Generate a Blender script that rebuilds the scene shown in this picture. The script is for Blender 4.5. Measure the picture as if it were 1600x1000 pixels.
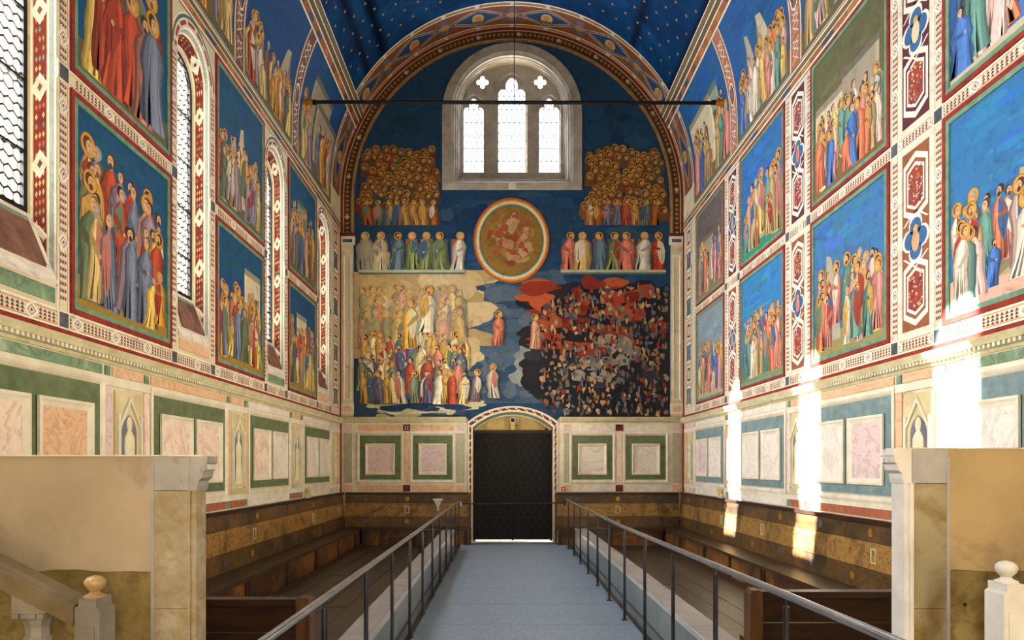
import bpy, math, random
from mathutils import Vector
from mathutils.geometry import tessellate_polygon

# ------------------------------------------------------------------ scene, camera, light
for _o in list(bpy.data.objects):
    bpy.data.objects.remove(_o)
scene = bpy.context.scene
COL = scene.collection
PI = math.pi


def lin(c):
    r = []
    for v in c[:3]:
        v = v / 255.0
        r.append(v / 12.92 if v <= 0.04045 else ((v + 0.055) / 1.055) ** 2.4)
    return (r[0], r[1], r[2], 1.0)


CAMX, CAMZ = -0.22, 1.88
cam = bpy.data.cameras.new('camera')
cam.lens = 24.0
cam.sensor_width = 36.0
cam.sensor_fit = 'HORIZONTAL'
cam.shift_x = 14 / 1600
cam.shift_y = 229 / 1600
cam.clip_start = 0.05
camo = bpy.data.objects.new('camera', cam)
camo.location = (CAMX, 0, CAMZ)
camo.rotation_euler = (PI / 2, 0, 0)
COL.objects.link(camo)
scene.camera = camo

scene.view_settings.view_transform = 'Standard'
scene.view_settings.look = 'None'
scene.view_settings.exposure = 0.85
scene.view_settings.gamma = 1.0
scene.view_settings.use_curve_mapping = False
scene.cycles.use_denoising = True
scene.cycles.max_bounces = 7
scene.cycles.diffuse_bounces = 4
scene.cycles.use_adaptive_sampling = True
scene.cycles.adaptive_threshold = 0.02
scene.cycles.transparent_max_bounces = 12
scene.cycles.sample_clamp_indirect = 6.0
scene.cycles.caustics_reflective = False
scene.cycles.caustics_refractive = False

world = bpy.data.worlds.new('sky')
scene.world = world
world.use_nodes = True
bg = world.node_tree.nodes['Background']
bg.inputs[0].default_value = (0.86, 0.93, 1.0, 1)
bg.inputs[1].default_value = 2.6


def light(kind, name, loc, energy, color, direction=None, **kw):
    l = bpy.data.lights.new(name, kind)
    l.energy = energy
    l.color = color
    for k, v in kw.items():
        setattr(l, k, v)
    o = bpy.data.objects.new(name, l)
    o.location = loc
    if direction is not None:
        o.rotation_euler = Vector(direction).to_track_quat('-Z', 'Y').to_euler()
    COL.objects.link(o)
    return o


SUN_DIR = (8.6, -2.15, -3.6)
light('SUN', 'sun', (-20, 20, 15), 60.0, (1.0, 0.94, 0.84), SUN_DIR, angle=0.012)
WINY = [2.46, 5.63, 8.80, 11.97, 15.15]
for _y in WINY:      # bright sky standing just outside each lancet of the sunny side
    light('AREA', 'window_daylight', (-5.35, _y, 5.9), 600.0, (0.98, 0.98, 1.0), (1, 0, -0.12),
          shape='RECTANGLE', size=1.1, size_y=3.6)
light('AREA', 'end_window_daylight', (0, 17.75, 10.5), 260.0, (0.92, 0.96, 1.0), (0, -1, -0.2),
      shape='RECTANGLE', size=2.9, size_y=3.0)
# tall windows of the choir behind the camera
light('AREA', 'choir_window_daylight', (-3.35, -6.6, 5.0), 230.0, (1.0, 0.95, 0.86), (0.75, 1, -0.12),
      shape='RECTANGLE', size=1.3, size_y=4.5)
light('AREA', 'choir_window_daylight', (3.35, -6.6, 5.0), 190.0, (1.0, 0.96, 0.9), (-0.75, 1, -0.12),
      shape='RECTANGLE', size=1.3, size_y=4.5)


# ------------------------------------------------------------------ materials
MATS = {}


def newmat(name):
    m = bpy.data.materials.new(name)
    m.use_nodes = True
    nt = m.node_tree
    b = nt.nodes['Principled BSDF']
    MATS[name] = m
    return m, nt, b


def N(nt, typ, **kw):
    n = nt.nodes.new(typ)
    for k, v in kw.items():
        if k in n.inputs.keys() if hasattr(n.inputs, 'keys') else False:
            n.inputs[k].default_value = v
        else:
            setattr(n, k, v)
    return n


def pos(nt, scale=(1, 1, 1)):
    g = nt.nodes.new('ShaderNodeNewGeometry')
    mp = nt.nodes.new('ShaderNodeMapping')
    mp.inputs['Scale'].default_value = scale
    nt.links.new(g.outputs['Position'], mp.inputs['Vector'])
    return mp.outputs['Vector']


def noise(nt, vec, scale, detail=4.0, rough=0.6, dist=0.0):
    n = nt.nodes.new('ShaderNodeTexNoise')
    n.inputs['Scale'].default_value = scale
    n.inputs['Detail'].default_value = detail
    n.inputs['Roughness'].default_value = rough
    n.inputs['Distortion'].default_value = dist
    nt.links.new(vec, n.inputs['Vector'])
    return n.outputs['Fac']


def ramp(nt, fac, stops):
    r = nt.nodes.new('ShaderNodeValToRGB')
    e = r.color_ramp.elements
    while len(e) < len(stops):
        e.new(0.5)
    for i, (p, c) in enumerate(stops):
        e[i].position = p
        e[i].color = c if len(c) == 4 and max(c) <= 1.0 else lin(c)
    nt.links.new(fac, r.inputs['Fac'])
    return r.outputs['Color']


def mix(nt, fac, a, b, mode='MIX'):
    n = nt.nodes.new('ShaderNodeMix')
    n.data_type = 'RGBA'
    n.blend_type = mode
    for s, v in ((n.inputs[0], fac), (n.inputs[6], a), (n.inputs[7], b)):
        if isinstance(v, (int, float)):
            s.default_value = v
        elif isinstance(v, tuple):
            s.default_value = v
        else:
            nt.links.new(v, s)
    return n.outputs[2]


def bump(nt, b, h, strength=0.3, dist=0.01):
    n = nt.nodes.new('ShaderNodeBump')
    n.inputs['Strength'].default_value = strength
    n.inputs['Distance'].default_value = dist
    nt.links.new(h, n.inputs['Height'])
    nt.links.new(n.outputs['Normal'], b.inputs['Normal'])


def surf(name, c1, c2, scale=3.0, detail=6, rough=0.7, spec=0.3, stretch=(1, 1, 1), lo=0.35, hi=0.68,
         bumps=0.0, metal=0.0, extra=None, dist=0.0):
    m, nt, b = newmat(name)
    v = pos(nt, stretch)
    f = noise(nt, v, scale, detail, 0.62, dist)
    col = ramp(nt, f, [(lo, lin(c1)), (hi, lin(c2))])
    if extra:
        c3, sc, l, h = extra
        f2 = noise(nt, v, sc, 5, 0.65, 0.6)
        k = ramp(nt, f2, [(l, (0, 0, 0, 1)), (h, (1, 1, 1, 1))])
        col = mix(nt, k, col, lin(c3))
    nt.links.new(col, b.inputs['Base Color'])
    b.inputs['Roughness'].default_value = rough
    b.inputs['Specular IOR Level'].default_value = spec
    b.inputs['Metallic'].default_value = metal
    if bumps:
        bump(nt, b, noise(nt, v, scale * 4, 6, 0.65), bumps, 0.01)
    return m


def marble(name, base, vein, vein2, scale=0.9, stretch=(1, 1, 1)):
    m, nt, b = newmat(name)
    v = pos(nt, stretch)
    f = noise(nt, v, scale, 8, 0.62, 2.2)
    col = ramp(nt, f, [(0.30, lin(vein2)), (0.42, lin(base)), (0.475, lin(base)), (0.5, tuple((a * .45 + b * .55) for a, b in zip(lin(vein), lin(base)))),
                       (0.56, lin(base)), (0.70, lin(vein2))])
    f2 = noise(nt, v, scale * 2.3, 7, 0.6, 1.6)
    k = ramp(nt, f2, [(0.485, (0, 0, 0, 1)), (0.5, (0.22, 0.22, 0.22, 1)), (0.525, (0, 0, 0, 1))])
    col = mix(nt, k, col, lin(vein))
    nt.links.new(col, b.inputs['Base Color'])
    b.inputs['Roughness'].default_value = 0.5
    b.inputs['Specular IOR Level'].default_value = 0.3
    return m


def fresco_mat():
    m, nt, b = newmat('fresco')
    a = nt.nodes.new('ShaderNodeAttribute')
    a.attribute_name = 'Col'
    v = pos(nt)
    f = noise(nt, v, 6.0, 10, 0.78, 0.5)
    k = ramp(nt, f, [(0.28, (0.5, 0.5, 0.52, 1)), (0.5, (1.0, 1.0, 1.0, 1)), (0.74, (1.0, 0.97, 0.92, 1))])
    col = mix(nt, 1.0, a.outputs['Color'], k, 'MULTIPLY')
    f2 = noise(nt, v, 2.2, 9, 0.75, 0.8)
    w = ramp(nt, f2, [(0.64, (0, 0, 0, 1)), (0.76, (0.42, 0.42, 0.42, 1))])
    col = mix(nt, w, col, lin((196, 178, 146)))
    nt.links.new(col, b.inputs['Base Color'])
    b.inputs['Roughness'].default_value = 0.72
    b.inputs['Specular IOR Level'].default_value = 0.25
    bump(nt, b, noise(nt, v, 30, 5, 0.6), 0.12, 0.004)
    return m


FRESCO = fresco_mat()
surf('plaster', (196, 180, 146), (216, 204, 176), 2.5, extra=((150, 128, 92), 1.7, 0.58, 0.75), bumps=0.1)
surf('stone_cream', (206, 196, 170), (228, 220, 198), 4.0, rough=0.6, bumps=0.05)
surf('stone_dentil', (178, 168, 124), (208, 199, 162), 5.0, rough=0.65)
surf('stone_window', (150, 142, 130), (178, 170, 156), 3.0, extra=((118, 110, 100), 2.0, 0.55, 0.75), bumps=0.1)
surf('green_field', (82, 96, 62), (110, 120, 86), 7.0, rough=0.55, detail=8)
surf('teal_field', (98, 120, 122), (128, 148, 148), 7.0, rough=0.5, detail=8)
surf('red_band', (112, 28, 20), (150, 48, 30), 9.0)
surf('maroon', (78, 26, 26), (104, 40, 36), 9.0)
surf('vault_blue', (2, 38, 78), (5, 54, 98), 1.4, detail=8, rough=0.85, spec=0.1, extra=((14, 80, 124), 0.9, 0.5, 0.85))
surf('gold_stripe', (120, 88, 40), (170, 128, 66), 9.0)
marble('marble_pink', (232, 212, 192), (176, 112, 84), (222, 186, 160))
marble('marble_rose', (220, 194, 186), (136, 122, 136), (196, 178, 178), 1.0, (1, 1, 1.5))
marble('marble_white', (228, 218, 204), (168, 154, 144), (214, 198, 182), 0.9)
marble('marble_green', (116, 142, 112), (44, 64, 56), (160, 178, 146), 1.6)
marble('marble_ochre', (220, 182, 144), (168, 100, 66), (206, 162, 126), 1.8)
marble('marble_red', (166, 98, 70), (110, 54, 40), (186, 124, 92), 2.4)
surf('niche_stone', (188, 172, 122), (212, 200, 156), 3.5, rough=0.7)
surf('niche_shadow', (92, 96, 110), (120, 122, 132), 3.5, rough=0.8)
surf('statue_grisaille', (206, 192, 148), (226, 216, 180), 4.0, rough=0.7)
surf('pale_paving', (214, 214, 216), (232, 232, 234), 3.0)
surf('sill_red', (92, 54, 46), (140, 100, 80), 5.0, detail=8)
surf('slate', (60, 66, 74), (88, 92, 98), 5.0)
surf('foliage_panel', (150, 148, 118), (184, 182, 156), 14.0, detail=3, dist=2.0)


def worn_wood(name, w1, w2, paint1, paint2, lo, hi, stretch, rough=0.5):
    m, nt, b = newmat(name)
    v = pos(nt, stretch)
    f = noise(nt, v, 5.0, 7, 0.65, 0.3)
    wood = ramp(nt, f, [(0.32, lin(w1)), (0.68, lin(w2))])
    v2 = pos(nt)
    pf = noise(nt, v2, 11.0, 7, 0.72, 1.2)
    paint = ramp(nt, pf, [(0.36, lin(w1)), (0.46, lin(paint1)), (0.56, lin(paint2)), (0.64, lin(w2))])
    mf = noise(nt, v2, 1.3, 8, 0.68, 0.6)
    k = ramp(nt, mf, [(lo, (0, 0, 0, 1)), (hi, (1, 1, 1, 1))])
    col = mix(nt, k, wood, paint)
    nt.links.new(col, b.inputs['Base Color'])
    b.inputs['Roughness'].default_value = rough
    b.inputs['Specular IOR Level'].default_value = 0.4
    bump(nt, b, f, 0.25, 0.006)
    return m


worn_wood('bench_wood', (40, 28, 17), (68, 50, 28), (120, 84, 36), (96, 70, 36), 0.40, 0.6, (0.6, 0.6, 4.0))
worn_wood('bench_painted', (58, 40, 22), (96, 72, 40), (176, 132, 66), (128, 94, 46), 0.36, 0.5, (0.6, 0.6, 4.0))
worn_wood('bench_front', (48, 28, 16), (76, 46, 24), (150, 98, 44), (110, 70, 32), 0.42, 0.58, (0.6, 0.6, 4.0))
surf('bench_seat', (46, 33, 22), (72, 53, 36), 4.0, stretch=(0.8, 0.4, 1), rough=0.42, spec=0.5)
surf('dark_wood', (34, 18, 10), (62, 34, 18), 5.0, stretch=(0.7, 0.7, 3), rough=0.45, spec=0.4, bumps=0.15)
surf('brown_wood', (66, 40, 20), (106, 68, 34), 5.0, stretch=(3, 3, 0.6), rough=0.5, spec=0.4, bumps=0.2)
surf('floor_wood_a', (54, 42, 31), (80, 62, 46), 5.0, stretch=(4, 0.5, 1), rough=0.42, spec=0.5, bumps=0.1)
surf('floor_wood_b', (46, 36, 27), (70, 54, 40), 5.0, stretch=(4, 0.5, 1), rough=0.42, spec=0.5, bumps=0.1)
surf('subfloor', (30, 26, 22), (40, 34, 30), 3.0)
surf('carpet', (130, 143, 156), (148, 160, 173), 30.0, detail=3, rough=0.95, spec=0.1)
surf('bench_top_grey', (138, 132, 128), (158, 152, 147), 3.0, rough=0.5)
surf('panel_grey', (92, 100, 102), (118, 125, 126), 2.0, rough=0.35, spec=0.5)
surf('dark_gap', (14, 14, 15), (22, 22, 22), 3.0)
surf('steel', (158, 160, 164), (188, 190, 194), 6.0, rough=0.28, metal=0.9)
surf('dark_steel', (56, 56, 60), (80, 80, 84), 6.0, rough=0.35, metal=0.85)
surf('bright_steel', (196, 196, 194), (220, 220, 218), 6.0, rough=0.3, metal=0.6)
surf('iron', (14, 13, 13), (26, 24, 23), 6.0, rough=0.5, metal=0.3)
surf('lead', (34, 36, 42), (52, 54, 60), 8.0, rough=0.6, metal=0.3)
surf('gilt', (150, 110, 40), (190, 146, 60), 8.0, rough=0.4, metal=0.5)
surf('door_wood', (11, 9, 9), (19, 16, 15), 6.0, stretch=(3, 3, 0.6), rough=0.6, bumps=0.2)
surf('door_lattice', (20, 21, 20), (30, 31, 29), 6.0, rough=0.5)
surf('tympanum_stone', (166, 142, 88), (196, 174, 118), 3.0)
surf('screen_plaster', (160, 142, 116), (180, 161, 134), 1.6, extra=((150, 132, 108), 3.0, 0.56, 0.72), bumps=0.12, rough=0.6)
surf('screen_plaster_warm', (166, 140, 98), (188, 160, 114), 1.8, extra=((146, 120, 78), 3.0, 0.54, 0.72), bumps=0.15, rough=0.65)
surf('screen_stone_warm', (142, 128, 94), (168, 152, 118), 3.0, extra=((126, 98, 50), 4.0, 0.5, 0.7), bumps=0.3, rough=0.65)
surf('screen_ochre', (120, 100, 54), (154, 132, 80), 2.6, extra=((98, 80, 36), 11.0, 0.46, 0.72), bumps=0.6, rough=0.75)
surf('screen_stone', (158, 146, 122), (184, 172, 150), 4.0, extra=((146, 120, 70), 12.0, 0.36, 0.72), bumps=0.45, rough=0.65)
surf('screen_grey_stone', (150, 144, 136), (176, 168, 160), 4.0, extra=((128, 104, 76), 5.0, 0.6, 0.7), bumps=0.15)
surf('pale_lit_stone', (206, 198, 184), (228, 222, 210), 5.0, rough=0.5, bumps=0.05)  # pale stone carrying the lit brightness of the right-hand pieces
surf('baluster_stone', (118, 111, 99), (146, 138, 125), 5.0, rough=0.5, bumps=0.08)
surf('black_plastic', (12, 12, 12), (20, 20, 20), 6.0, rough=0.4)
surf('white_plastic', (206, 204, 196), (222, 220, 214), 6.0, rough=0.4)
surf('red_plastic', (190, 18, 14), (214, 28, 20), 6.0, rough=0.35)
surf('yellow_plastic', (196, 170, 84), (214, 190, 104), 6.0, rough=0.4)


def glass_mat(name, tint, gloss=0.06, rough=0.15):
    m, nt, b = newmat(name)
    out = nt.nodes['Material Output']
    t = nt.nodes.new('ShaderNodeBsdfTransparent')
    t.inputs['Color'].default_value = tint
    g = nt.nodes.new('ShaderNodeBsdfGlossy')
    g.inputs['Roughness'].default_value = rough
    mx = nt.nodes.new('ShaderNodeMixShader')
    mx.inputs[0].default_value = gloss
    nt.links.new(t.outputs[0], mx.inputs[1])
    nt.links.new(g.outputs[0], mx.inputs[2])
    nt.links.new(mx.outputs[0], out.inputs['Surface'])
    nt.nodes.remove(b)
    return m


glass_mat('window_glass', (0.94, 0.96, 1.0, 1), 0.05, 0.25)
glass_mat('clear_glass', (0.72, 0.78, 0.8, 1), 0.08, 0.05)


# ------------------------------------------------------------------ mesh helpers
ORG = {}


def link(o, parent=None):
    COL.objects.link(o)
    if parent is not None:
        o.parent = parent
        p = ORG.get(parent.name, Vector((0, 0, 0)))
        o.location = Vector(o.location) - p
    return o


def tag(o, label=None, cat=None, group=None, kind=None):
    if label:
        o['label'] = label
    if cat:
        o['category'] = cat
    if group:
        o['group'] = group
    if kind:
        o['kind'] = kind
    return o


def thing(name, loc, label, cat, group=None, kind=None):
    o = bpy.data.objects.new(name, None)
    o.empty_display_size = 0.2
    o.location = loc
    COL.objects.link(o)
    ORG[o.name] = Vector(loc)
    return tag(o, label, cat, group, kind)


BAND = 0.12


class Frame:
    """wall coordinates: u along the wall, v up (arc length past the springing), d out of the wall into the room"""
    R, SPRING, YEND = 4.2, 8.43, 16.72

    def __init__(self, kind):
        self.k = kind

    def __call__(self, u, v, d=0.0):
        if self.k == 'E':
            return (u, self.YEND - d, v)
        s = -1.0 if self.k == 'L' else 1.0
        if v <= self.SPRING:
            return (s * (self.R - d), u, v)
        r = self.R - d
        i = math.floor((v - self.SPRING) / BAND)
        f = (v - self.SPRING) / BAND - i
        a, b = i * BAND / self.R, (i + 1) * BAND / self.R      # flat facets, one per band
        return (s * r * (math.cos(a) * (1 - f) + math.cos(b) * f), u, self.SPRING + r * (math.sin(a) * (1 - f) + math.sin(b) * f))


FL, FR, FE = Frame('L'), Frame('R'), Frame('E')


class MB:
    def __init__(self):
        self.v = []
        self.f = []
        self.smooth = False

    def quad_loop(self, la, lb, close=True):
        n = len(la)
        b = len(self.v)
        self.v += [tuple(p) for p in la] + [tuple(p) for p in lb]
        m = n if close else n - 1
        for i in range(m):
            j = (i + 1) % n
            self.f.append((b + i, b + j, b + n + j, b + n + i))

    def poly(self, pts):
        b = len(self.v)
        self.v += [tuple(p) for p in pts]
        self.f.append(tuple(range(b, b + len(pts))))

    def hexa(self, p):
        b = len(self.v)
        self.v += [tuple(q) for q in p]
        for q in ((0, 1, 2, 3), (7, 6, 5, 4), (0, 4, 5, 1), (1, 5, 6, 2), (2, 6, 7, 3), (3, 7, 4, 0)):
            self.f.append(tuple(b + i for i in q))

    def box(self, x0, x1, y0, y1, z0, z1):
        self.hexa([(x0, y0, z0), (x1, y0, z0), (x1, y1, z0), (x0, y1, z0),
                   (x0, y0, z1), (x1, y0, z1), (x1, y1, z1), (x0, y1, z1)])

    def fbox(self, F, u0, u1, v0, v1, d0, d1):
        self.hexa([F(u0, v0, d0), F(u1, v0, d0), F(u1, v0, d1), F(u0, v0, d1),
                   F(u0, v1, d0), F(u1, v1, d0), F(u1, v1, d1), F(u0, v1, d1)])

    def fframe(self, F, u0, u1, v0, v1, prof):
        loops = []
        for ins, d in prof:
            loops.append([F(u0 + ins, v0 + ins, d), F(u1 - ins, v0 + ins, d), F(u1 - ins, v1 - ins, d), F(u0 + ins, v1 - ins, d)])
        for a, b in zip(loops, loops[1:]):
            self.quad_loop(a, b)

    def extrude(self, pts, vec):
        vec = Vector(vec)
        a = [Vector(p) for p in pts]
        b = [p + vec for p in a]
        self.quad_loop(a, b)
        self.poly(a[::-1])
        self.poly(b)

    def tube(self, p0, p1, r, n=10, r1=None):
        p0, p1 = Vector(p0), Vector(p1)
        r1 = r if r1 is None else r1
        d = (p1 - p0).normalized()
        x = d.orthogonal().normalized()
        y = d.cross(x)
        a = [p0 + (x * math.cos(2 * PI * i / n) + y * math.sin(2 * PI * i / n)) * r for i in range(n)]
        b = [p1 + (x * math.cos(2 * PI * i / n) + y * math.sin(2 * PI * i / n)) * r1 for i in range(n)]
        self.quad_loop(a, b)
        self.poly(a[::-1])
        self.poly(b)

    def lathe(self, c, prof, n=20):
        loops = [[(c[0] + r * math.cos(2 * PI * i / n), c[1] + r * math.sin(2 * PI * i / n), c[2] + z) for i in range(n)]
                 for r, z in prof]
        for a, b in zip(loops, loops[1:]):
            self.quad_loop(a, b)
        self.poly(loops[0][::-1])
        self.poly(loops[-1])

    def plate(self, outer, holes, fn0, fn1=None):
        """flat plate with holes; fn0 / fn1 lift (u, v) to the front / back face"""
        loops = [outer] + holes
        flat = [p for l in loops for p in l]
        tris = tessellate_polygon([[Vector((p[0], p[1], 0)) for p in l] for l in loops])
        b = len(self.v)
        self.v += [fn0(*p) for p in flat]
        self.f += [tuple(b + i for i in t) for t in tris]
        if fn1:
            b2 = len(self.v)
            self.v += [fn1(*p) for p in flat]
            self.f += [tuple(b2 + i for i in reversed(t)) for t in tris]
            o = 0
            for l in loops:
                n = len(l)
                for i in range(n):
                    j = (i + 1) % n
                    self.f.append((b + o + i, b + o + j, b2 + o + j, b2 + o + i))
                o += n

    def build(self, name, mat, parent=None, smooth=False):
        me = bpy.data.meshes.new(name)
        me.from_pydata(self.v, [], self.f)
        me.materials.append(MATS[mat] if isinstance(mat, str) else mat)
        me.update()
        import bmesh
        bm = bmesh.new()
        bm.from_mesh(me)
        bmesh.ops.remove_doubles(bm, verts=bm.verts, dist=1e-6)
        bmesh.ops.recalc_face_normals(bm, faces=bm.faces)
        bm.to_mesh(me)
        bm.free()
        if smooth:
            for p in me.polygons:
                p.use_smooth = True
            try:
                me.set_sharp_from_angle(angle=0.7)
            except Exception:
                pass
        o = bpy.data.objects.new(name, me)
        return link(o, parent)


def copy_part(o, parent, delta):
    """a copy of one mesh part moved by delta (world), sharing mesh data"""
    c = o.copy()
    COL.objects.link(c)
    c.parent = parent
    c.location = Vector(o.location) + Vector(delta)
    return c


# ------------------------------------------------------------------ painted surfaces: flat colour pieces on a wall frame
def clip(pts, v, sg):
    out = []
    n = len(pts)
    for i in range(n):
        p, q = pts[i], pts[(i + 1) % n]
        a, b = (p[1] - v) * sg, (q[1] - v) * sg
        if a >= 0:
            out.append(p)
        if (a > 0 and b < 0) or (a < 0 and b > 0):
            t = a / (a - b)
            out.append((p[0] + (q[0] - p[0]) * t, v))
    return out


class Paint:
    def __init__(self, F, seed=0, base=0.004, step=0.00002):
        self.F, self.base, self.step = F, base, step
        self.v, self.f, self.c = [], [], []
        self.L = 0
        self.rng = random.Random(seed)

    def up(self):
        self.L += 1

    def poly(self, pts, col, jit=0.06):
        d = self.base + self.L * self.step
        k = 1 + self.rng.uniform(-jit, jit)
        c = lin(col)
        c = (c[0] * k, c[1] * k, c[2] * k, 1)
        vs = [p[1] for p in pts]
        lo, hi = min(vs), max(vs)
        kind = self.F.k
        band, o0 = (.03, 0.0) if kind == 'V' else (BAND, Frame.SPRING)
        if kind == 'V' or (kind != 'E' and hi > Frame.SPRING):
            # follow the curve of the vault: cut the piece into narrow strips
            for t in tessellate_polygon([[Vector((p[0], p[1], 0)) for p in pts]]):
                tri = [pts[i] for i in t]
                a0, a1 = min(p[1] for p in tri), max(p[1] for p in tri)
                i0, i1 = int(math.floor((a0 - o0) / band)), int(math.ceil((a1 - o0) / band))
                if kind != 'V' and i0 < 0:
                    q = clip(tri, o0, -1)
                    if len(q) >= 3:
                        self._add(q, c, d)
                    i0 = 0
                for i in range(i0, i1):
                    q = clip(clip(tri, o0 + i * band, 1), o0 + (i + 1) * band, -1)
                    if len(q) >= 3:
                        self._add(q, c, d)
            return
        self._add(pts, c, d)

    def _add(self, pts, c, d):
        b = len(self.v)
        self.v += [self.F(u, v, d) for u, v in pts]
        self.f.append(tuple(range(b, b + len(pts))))
        self.c.append(c)

    def rect(self, u0, u1, v0, v1, col, grid=0.35, jit=0.0):
        nu = max(1, int(abs(u1 - u0) / grid)) if self.F.k == 'E' else 1
        nv = max(1, int(abs(v1 - v0) / grid))
        nu = 1
        for i in range(nv):
            a, b = v0 + (v1 - v0) * i / nv, v0 + (v1 - v0) * (i + 1) / nv
            self.poly([(u0, a), (u1, a), (u1, b), (u0, b)], col, jit)

    def disc(self, u, v, r, col, n=10, rv=None, jit=0.05, a0=0.0):
        rv = r if rv is None else rv
        self.poly([(u + r * math.cos(a0 + 2 * PI * i / n), v + rv * math.sin(a0 + 2 * PI * i / n)) for i in range(n)], col, jit)

    def dia(self, u, v, a, b, col):
        self.poly([(u - a, v), (u, v - b), (u + a, v), (u, v + b)], col)

    def blob(self, u, v, a, b, col, n=14, rough=0.25):
        r = self.rng
        ph = [r.uniform(0, 6.28) for _ in range(4)]
        pts = []
        for i in range(n):
            t = 2 * PI * i / n
            k = 1 + rough * (0.5 * math.sin(2 * t + ph[0]) + 0.35 * math.sin(3 * t + ph[1]) + 0.25 * math.sin(5 * t + ph[2]))
            pts.append((u + a * k * math.cos(t), v + b * k * math.sin(t)))
        self.poly(pts, col)

    def robed(self, u, v, h, col, halo=True, faded=0.0, wide=1.0):
        """a plain anonymous robed form: cloak with modelled folds, mantle, arm, head"""
        r = self.rng
        lean = r.uniform(-0.1, 0.1) * h
        bow = r.uniform(-0.05, 0.05) * h
        w = h * r.uniform(0.13, 0.19) * wide
        T = (0, .07, .2, .36, .5, .62, .7, .76, .815)
        K = (1.0, .97, .88, .84, .92, .92, .78, .5, .22)
        kl = [k * r.uniform(.86, 1.12) for k in K]
        kr = [k * r.uniform(.86, 1.12) for k in K]

        def fade(c, k=1.0):
            p = (192, 170, 130)
            return tuple(min(255, a * k) + (b - min(255, a * k)) * faded for a, b in zip(c, p))

        def at(x, t):
            """x -1..1 across the cloak, t 0..1 up the figure"""
            t = max(0.0, min(.815, t))
            for i in range(len(T) - 1):
                if t <= T[i + 1]:
                    f = (t - T[i]) / (T[i + 1] - T[i])
                    a = kl[i] + (kl[i + 1] - kl[i]) * f
                    b = kr[i] + (kr[i + 1] - kr[i]) * f
                    break
            c = u + lean * t + bow * math.sin(PI * t)
            return (c + x * w * (a if x < 0 else b), v + t * h)
        flip = r.choice((-1, 1))
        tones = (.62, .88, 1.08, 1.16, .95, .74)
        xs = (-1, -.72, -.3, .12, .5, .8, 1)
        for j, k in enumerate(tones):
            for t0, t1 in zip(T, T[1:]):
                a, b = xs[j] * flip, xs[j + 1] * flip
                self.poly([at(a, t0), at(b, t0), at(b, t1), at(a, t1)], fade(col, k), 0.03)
        self.up()
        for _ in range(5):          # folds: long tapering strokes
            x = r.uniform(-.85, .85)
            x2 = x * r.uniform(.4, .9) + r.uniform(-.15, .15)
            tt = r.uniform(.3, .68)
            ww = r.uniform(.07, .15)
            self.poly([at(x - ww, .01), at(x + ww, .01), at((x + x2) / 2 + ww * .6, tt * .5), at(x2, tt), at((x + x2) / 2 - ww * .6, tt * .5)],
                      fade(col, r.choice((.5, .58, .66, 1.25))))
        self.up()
        if r.random() < 0.55:      # a second colour: mantle from one shoulder
            sd = r.choice((-1, 1))
            c2 = r.choice([(150, 56, 40), (190, 146, 62), (64, 92, 130), (206, 196, 170), (100, 122, 90), (180, 112, 100)])
            lo = r.uniform(.08, .4)
            self.poly([at(-sd * .1, .8), at(sd * .85, .7), at(sd * .98, .5), at(sd * .9, lo + .1), at(sd * .55, lo), at(sd * .1, lo + .12), at(-sd * .25, .5)], fade(c2))
            self.up()
            self.poly([at(sd * .5, .68), at(sd * .62, lo + .1), at(sd * .45, lo + .04)], fade(c2, .6))
            self.poly([at(sd * .85, .64), at(sd * .9, lo + .14), at(sd * .76, lo + .08)], fade(c2, .68))
            self.up()
        if r.random() < 0.5:       # forearm
            sd = r.choice((-1, 1))
            e = r.uniform(.46, .62)
            self.poly([at(sd * .8, .66), at(sd * .95, .56), at(-sd * .2, e - .06), at(-sd * .3, e), at(sd * .3, .6)], fade(col, .8))
            self.up()
            q = at(-sd * .36, e - .02)
            self.disc(q[0], q[1], .026 * h, fade((200, 156, 116)), 6)
            self.up()
        top = at(0, .815)
        tilt = r.uniform(-.03, .03) * h
        hu, hv, hr = top[0] + tilt, v + 0.895 * h, 0.058 * h
        if halo:
            self.disc(hu, hv, hr * 1.95, fade((128, 84, 26)), 16)
            self.up()
            self.disc(hu, hv, hr * 1.78, fade((198, 146, 52)), 16)
            self.up()
        hc = r.choice([(64, 42, 28), (84, 56, 36), (120, 88, 56), (150, 140, 128), (50, 34, 26)])
        fd = r.choice((-1, 1))
        self.disc(hu - fd * .2 * hr, hv + 0.22 * hr, hr * 1.15, fade(hc), 10)
        self.poly([(hu - .4 * hr, hv - 1.5 * hr), (hu + .4 * hr, hv - 1.5 * hr), (hu + .35 * hr, hv), (hu - .35 * hr, hv)], fade((176, 132, 98)))
        self.up()
        self.disc(hu + fd * .22 * hr, hv - .12 * hr, hr * 0.8, fade((206, 162, 122)), 10, rv=hr * 1.02)
        self.up()
        self.poly([(hu + fd * .2 * hr, hv + .5 * hr), (hu + fd * .28 * hr, hv + .5 * hr), (hu + fd * .34 * hr, hv - .3 * hr), (hu + fd * .1 * hr, hv - .3 * hr)], fade((160, 116, 84)))
        self.poly([(hu - fd * .25 * hr, hv + .12 * hr), (hu + fd * .75 * hr, hv + .12 * hr), (hu + fd * .75 * hr, hv + .24 * hr), (hu - fd * .25 * hr, hv + .24 * hr)], fade((112, 74, 52)))
        if r.random() < .4:
            self.disc(hu + fd * .2 * hr, hv - .8 * hr, hr * .55, fade(hc), 7)
        self.up()

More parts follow.
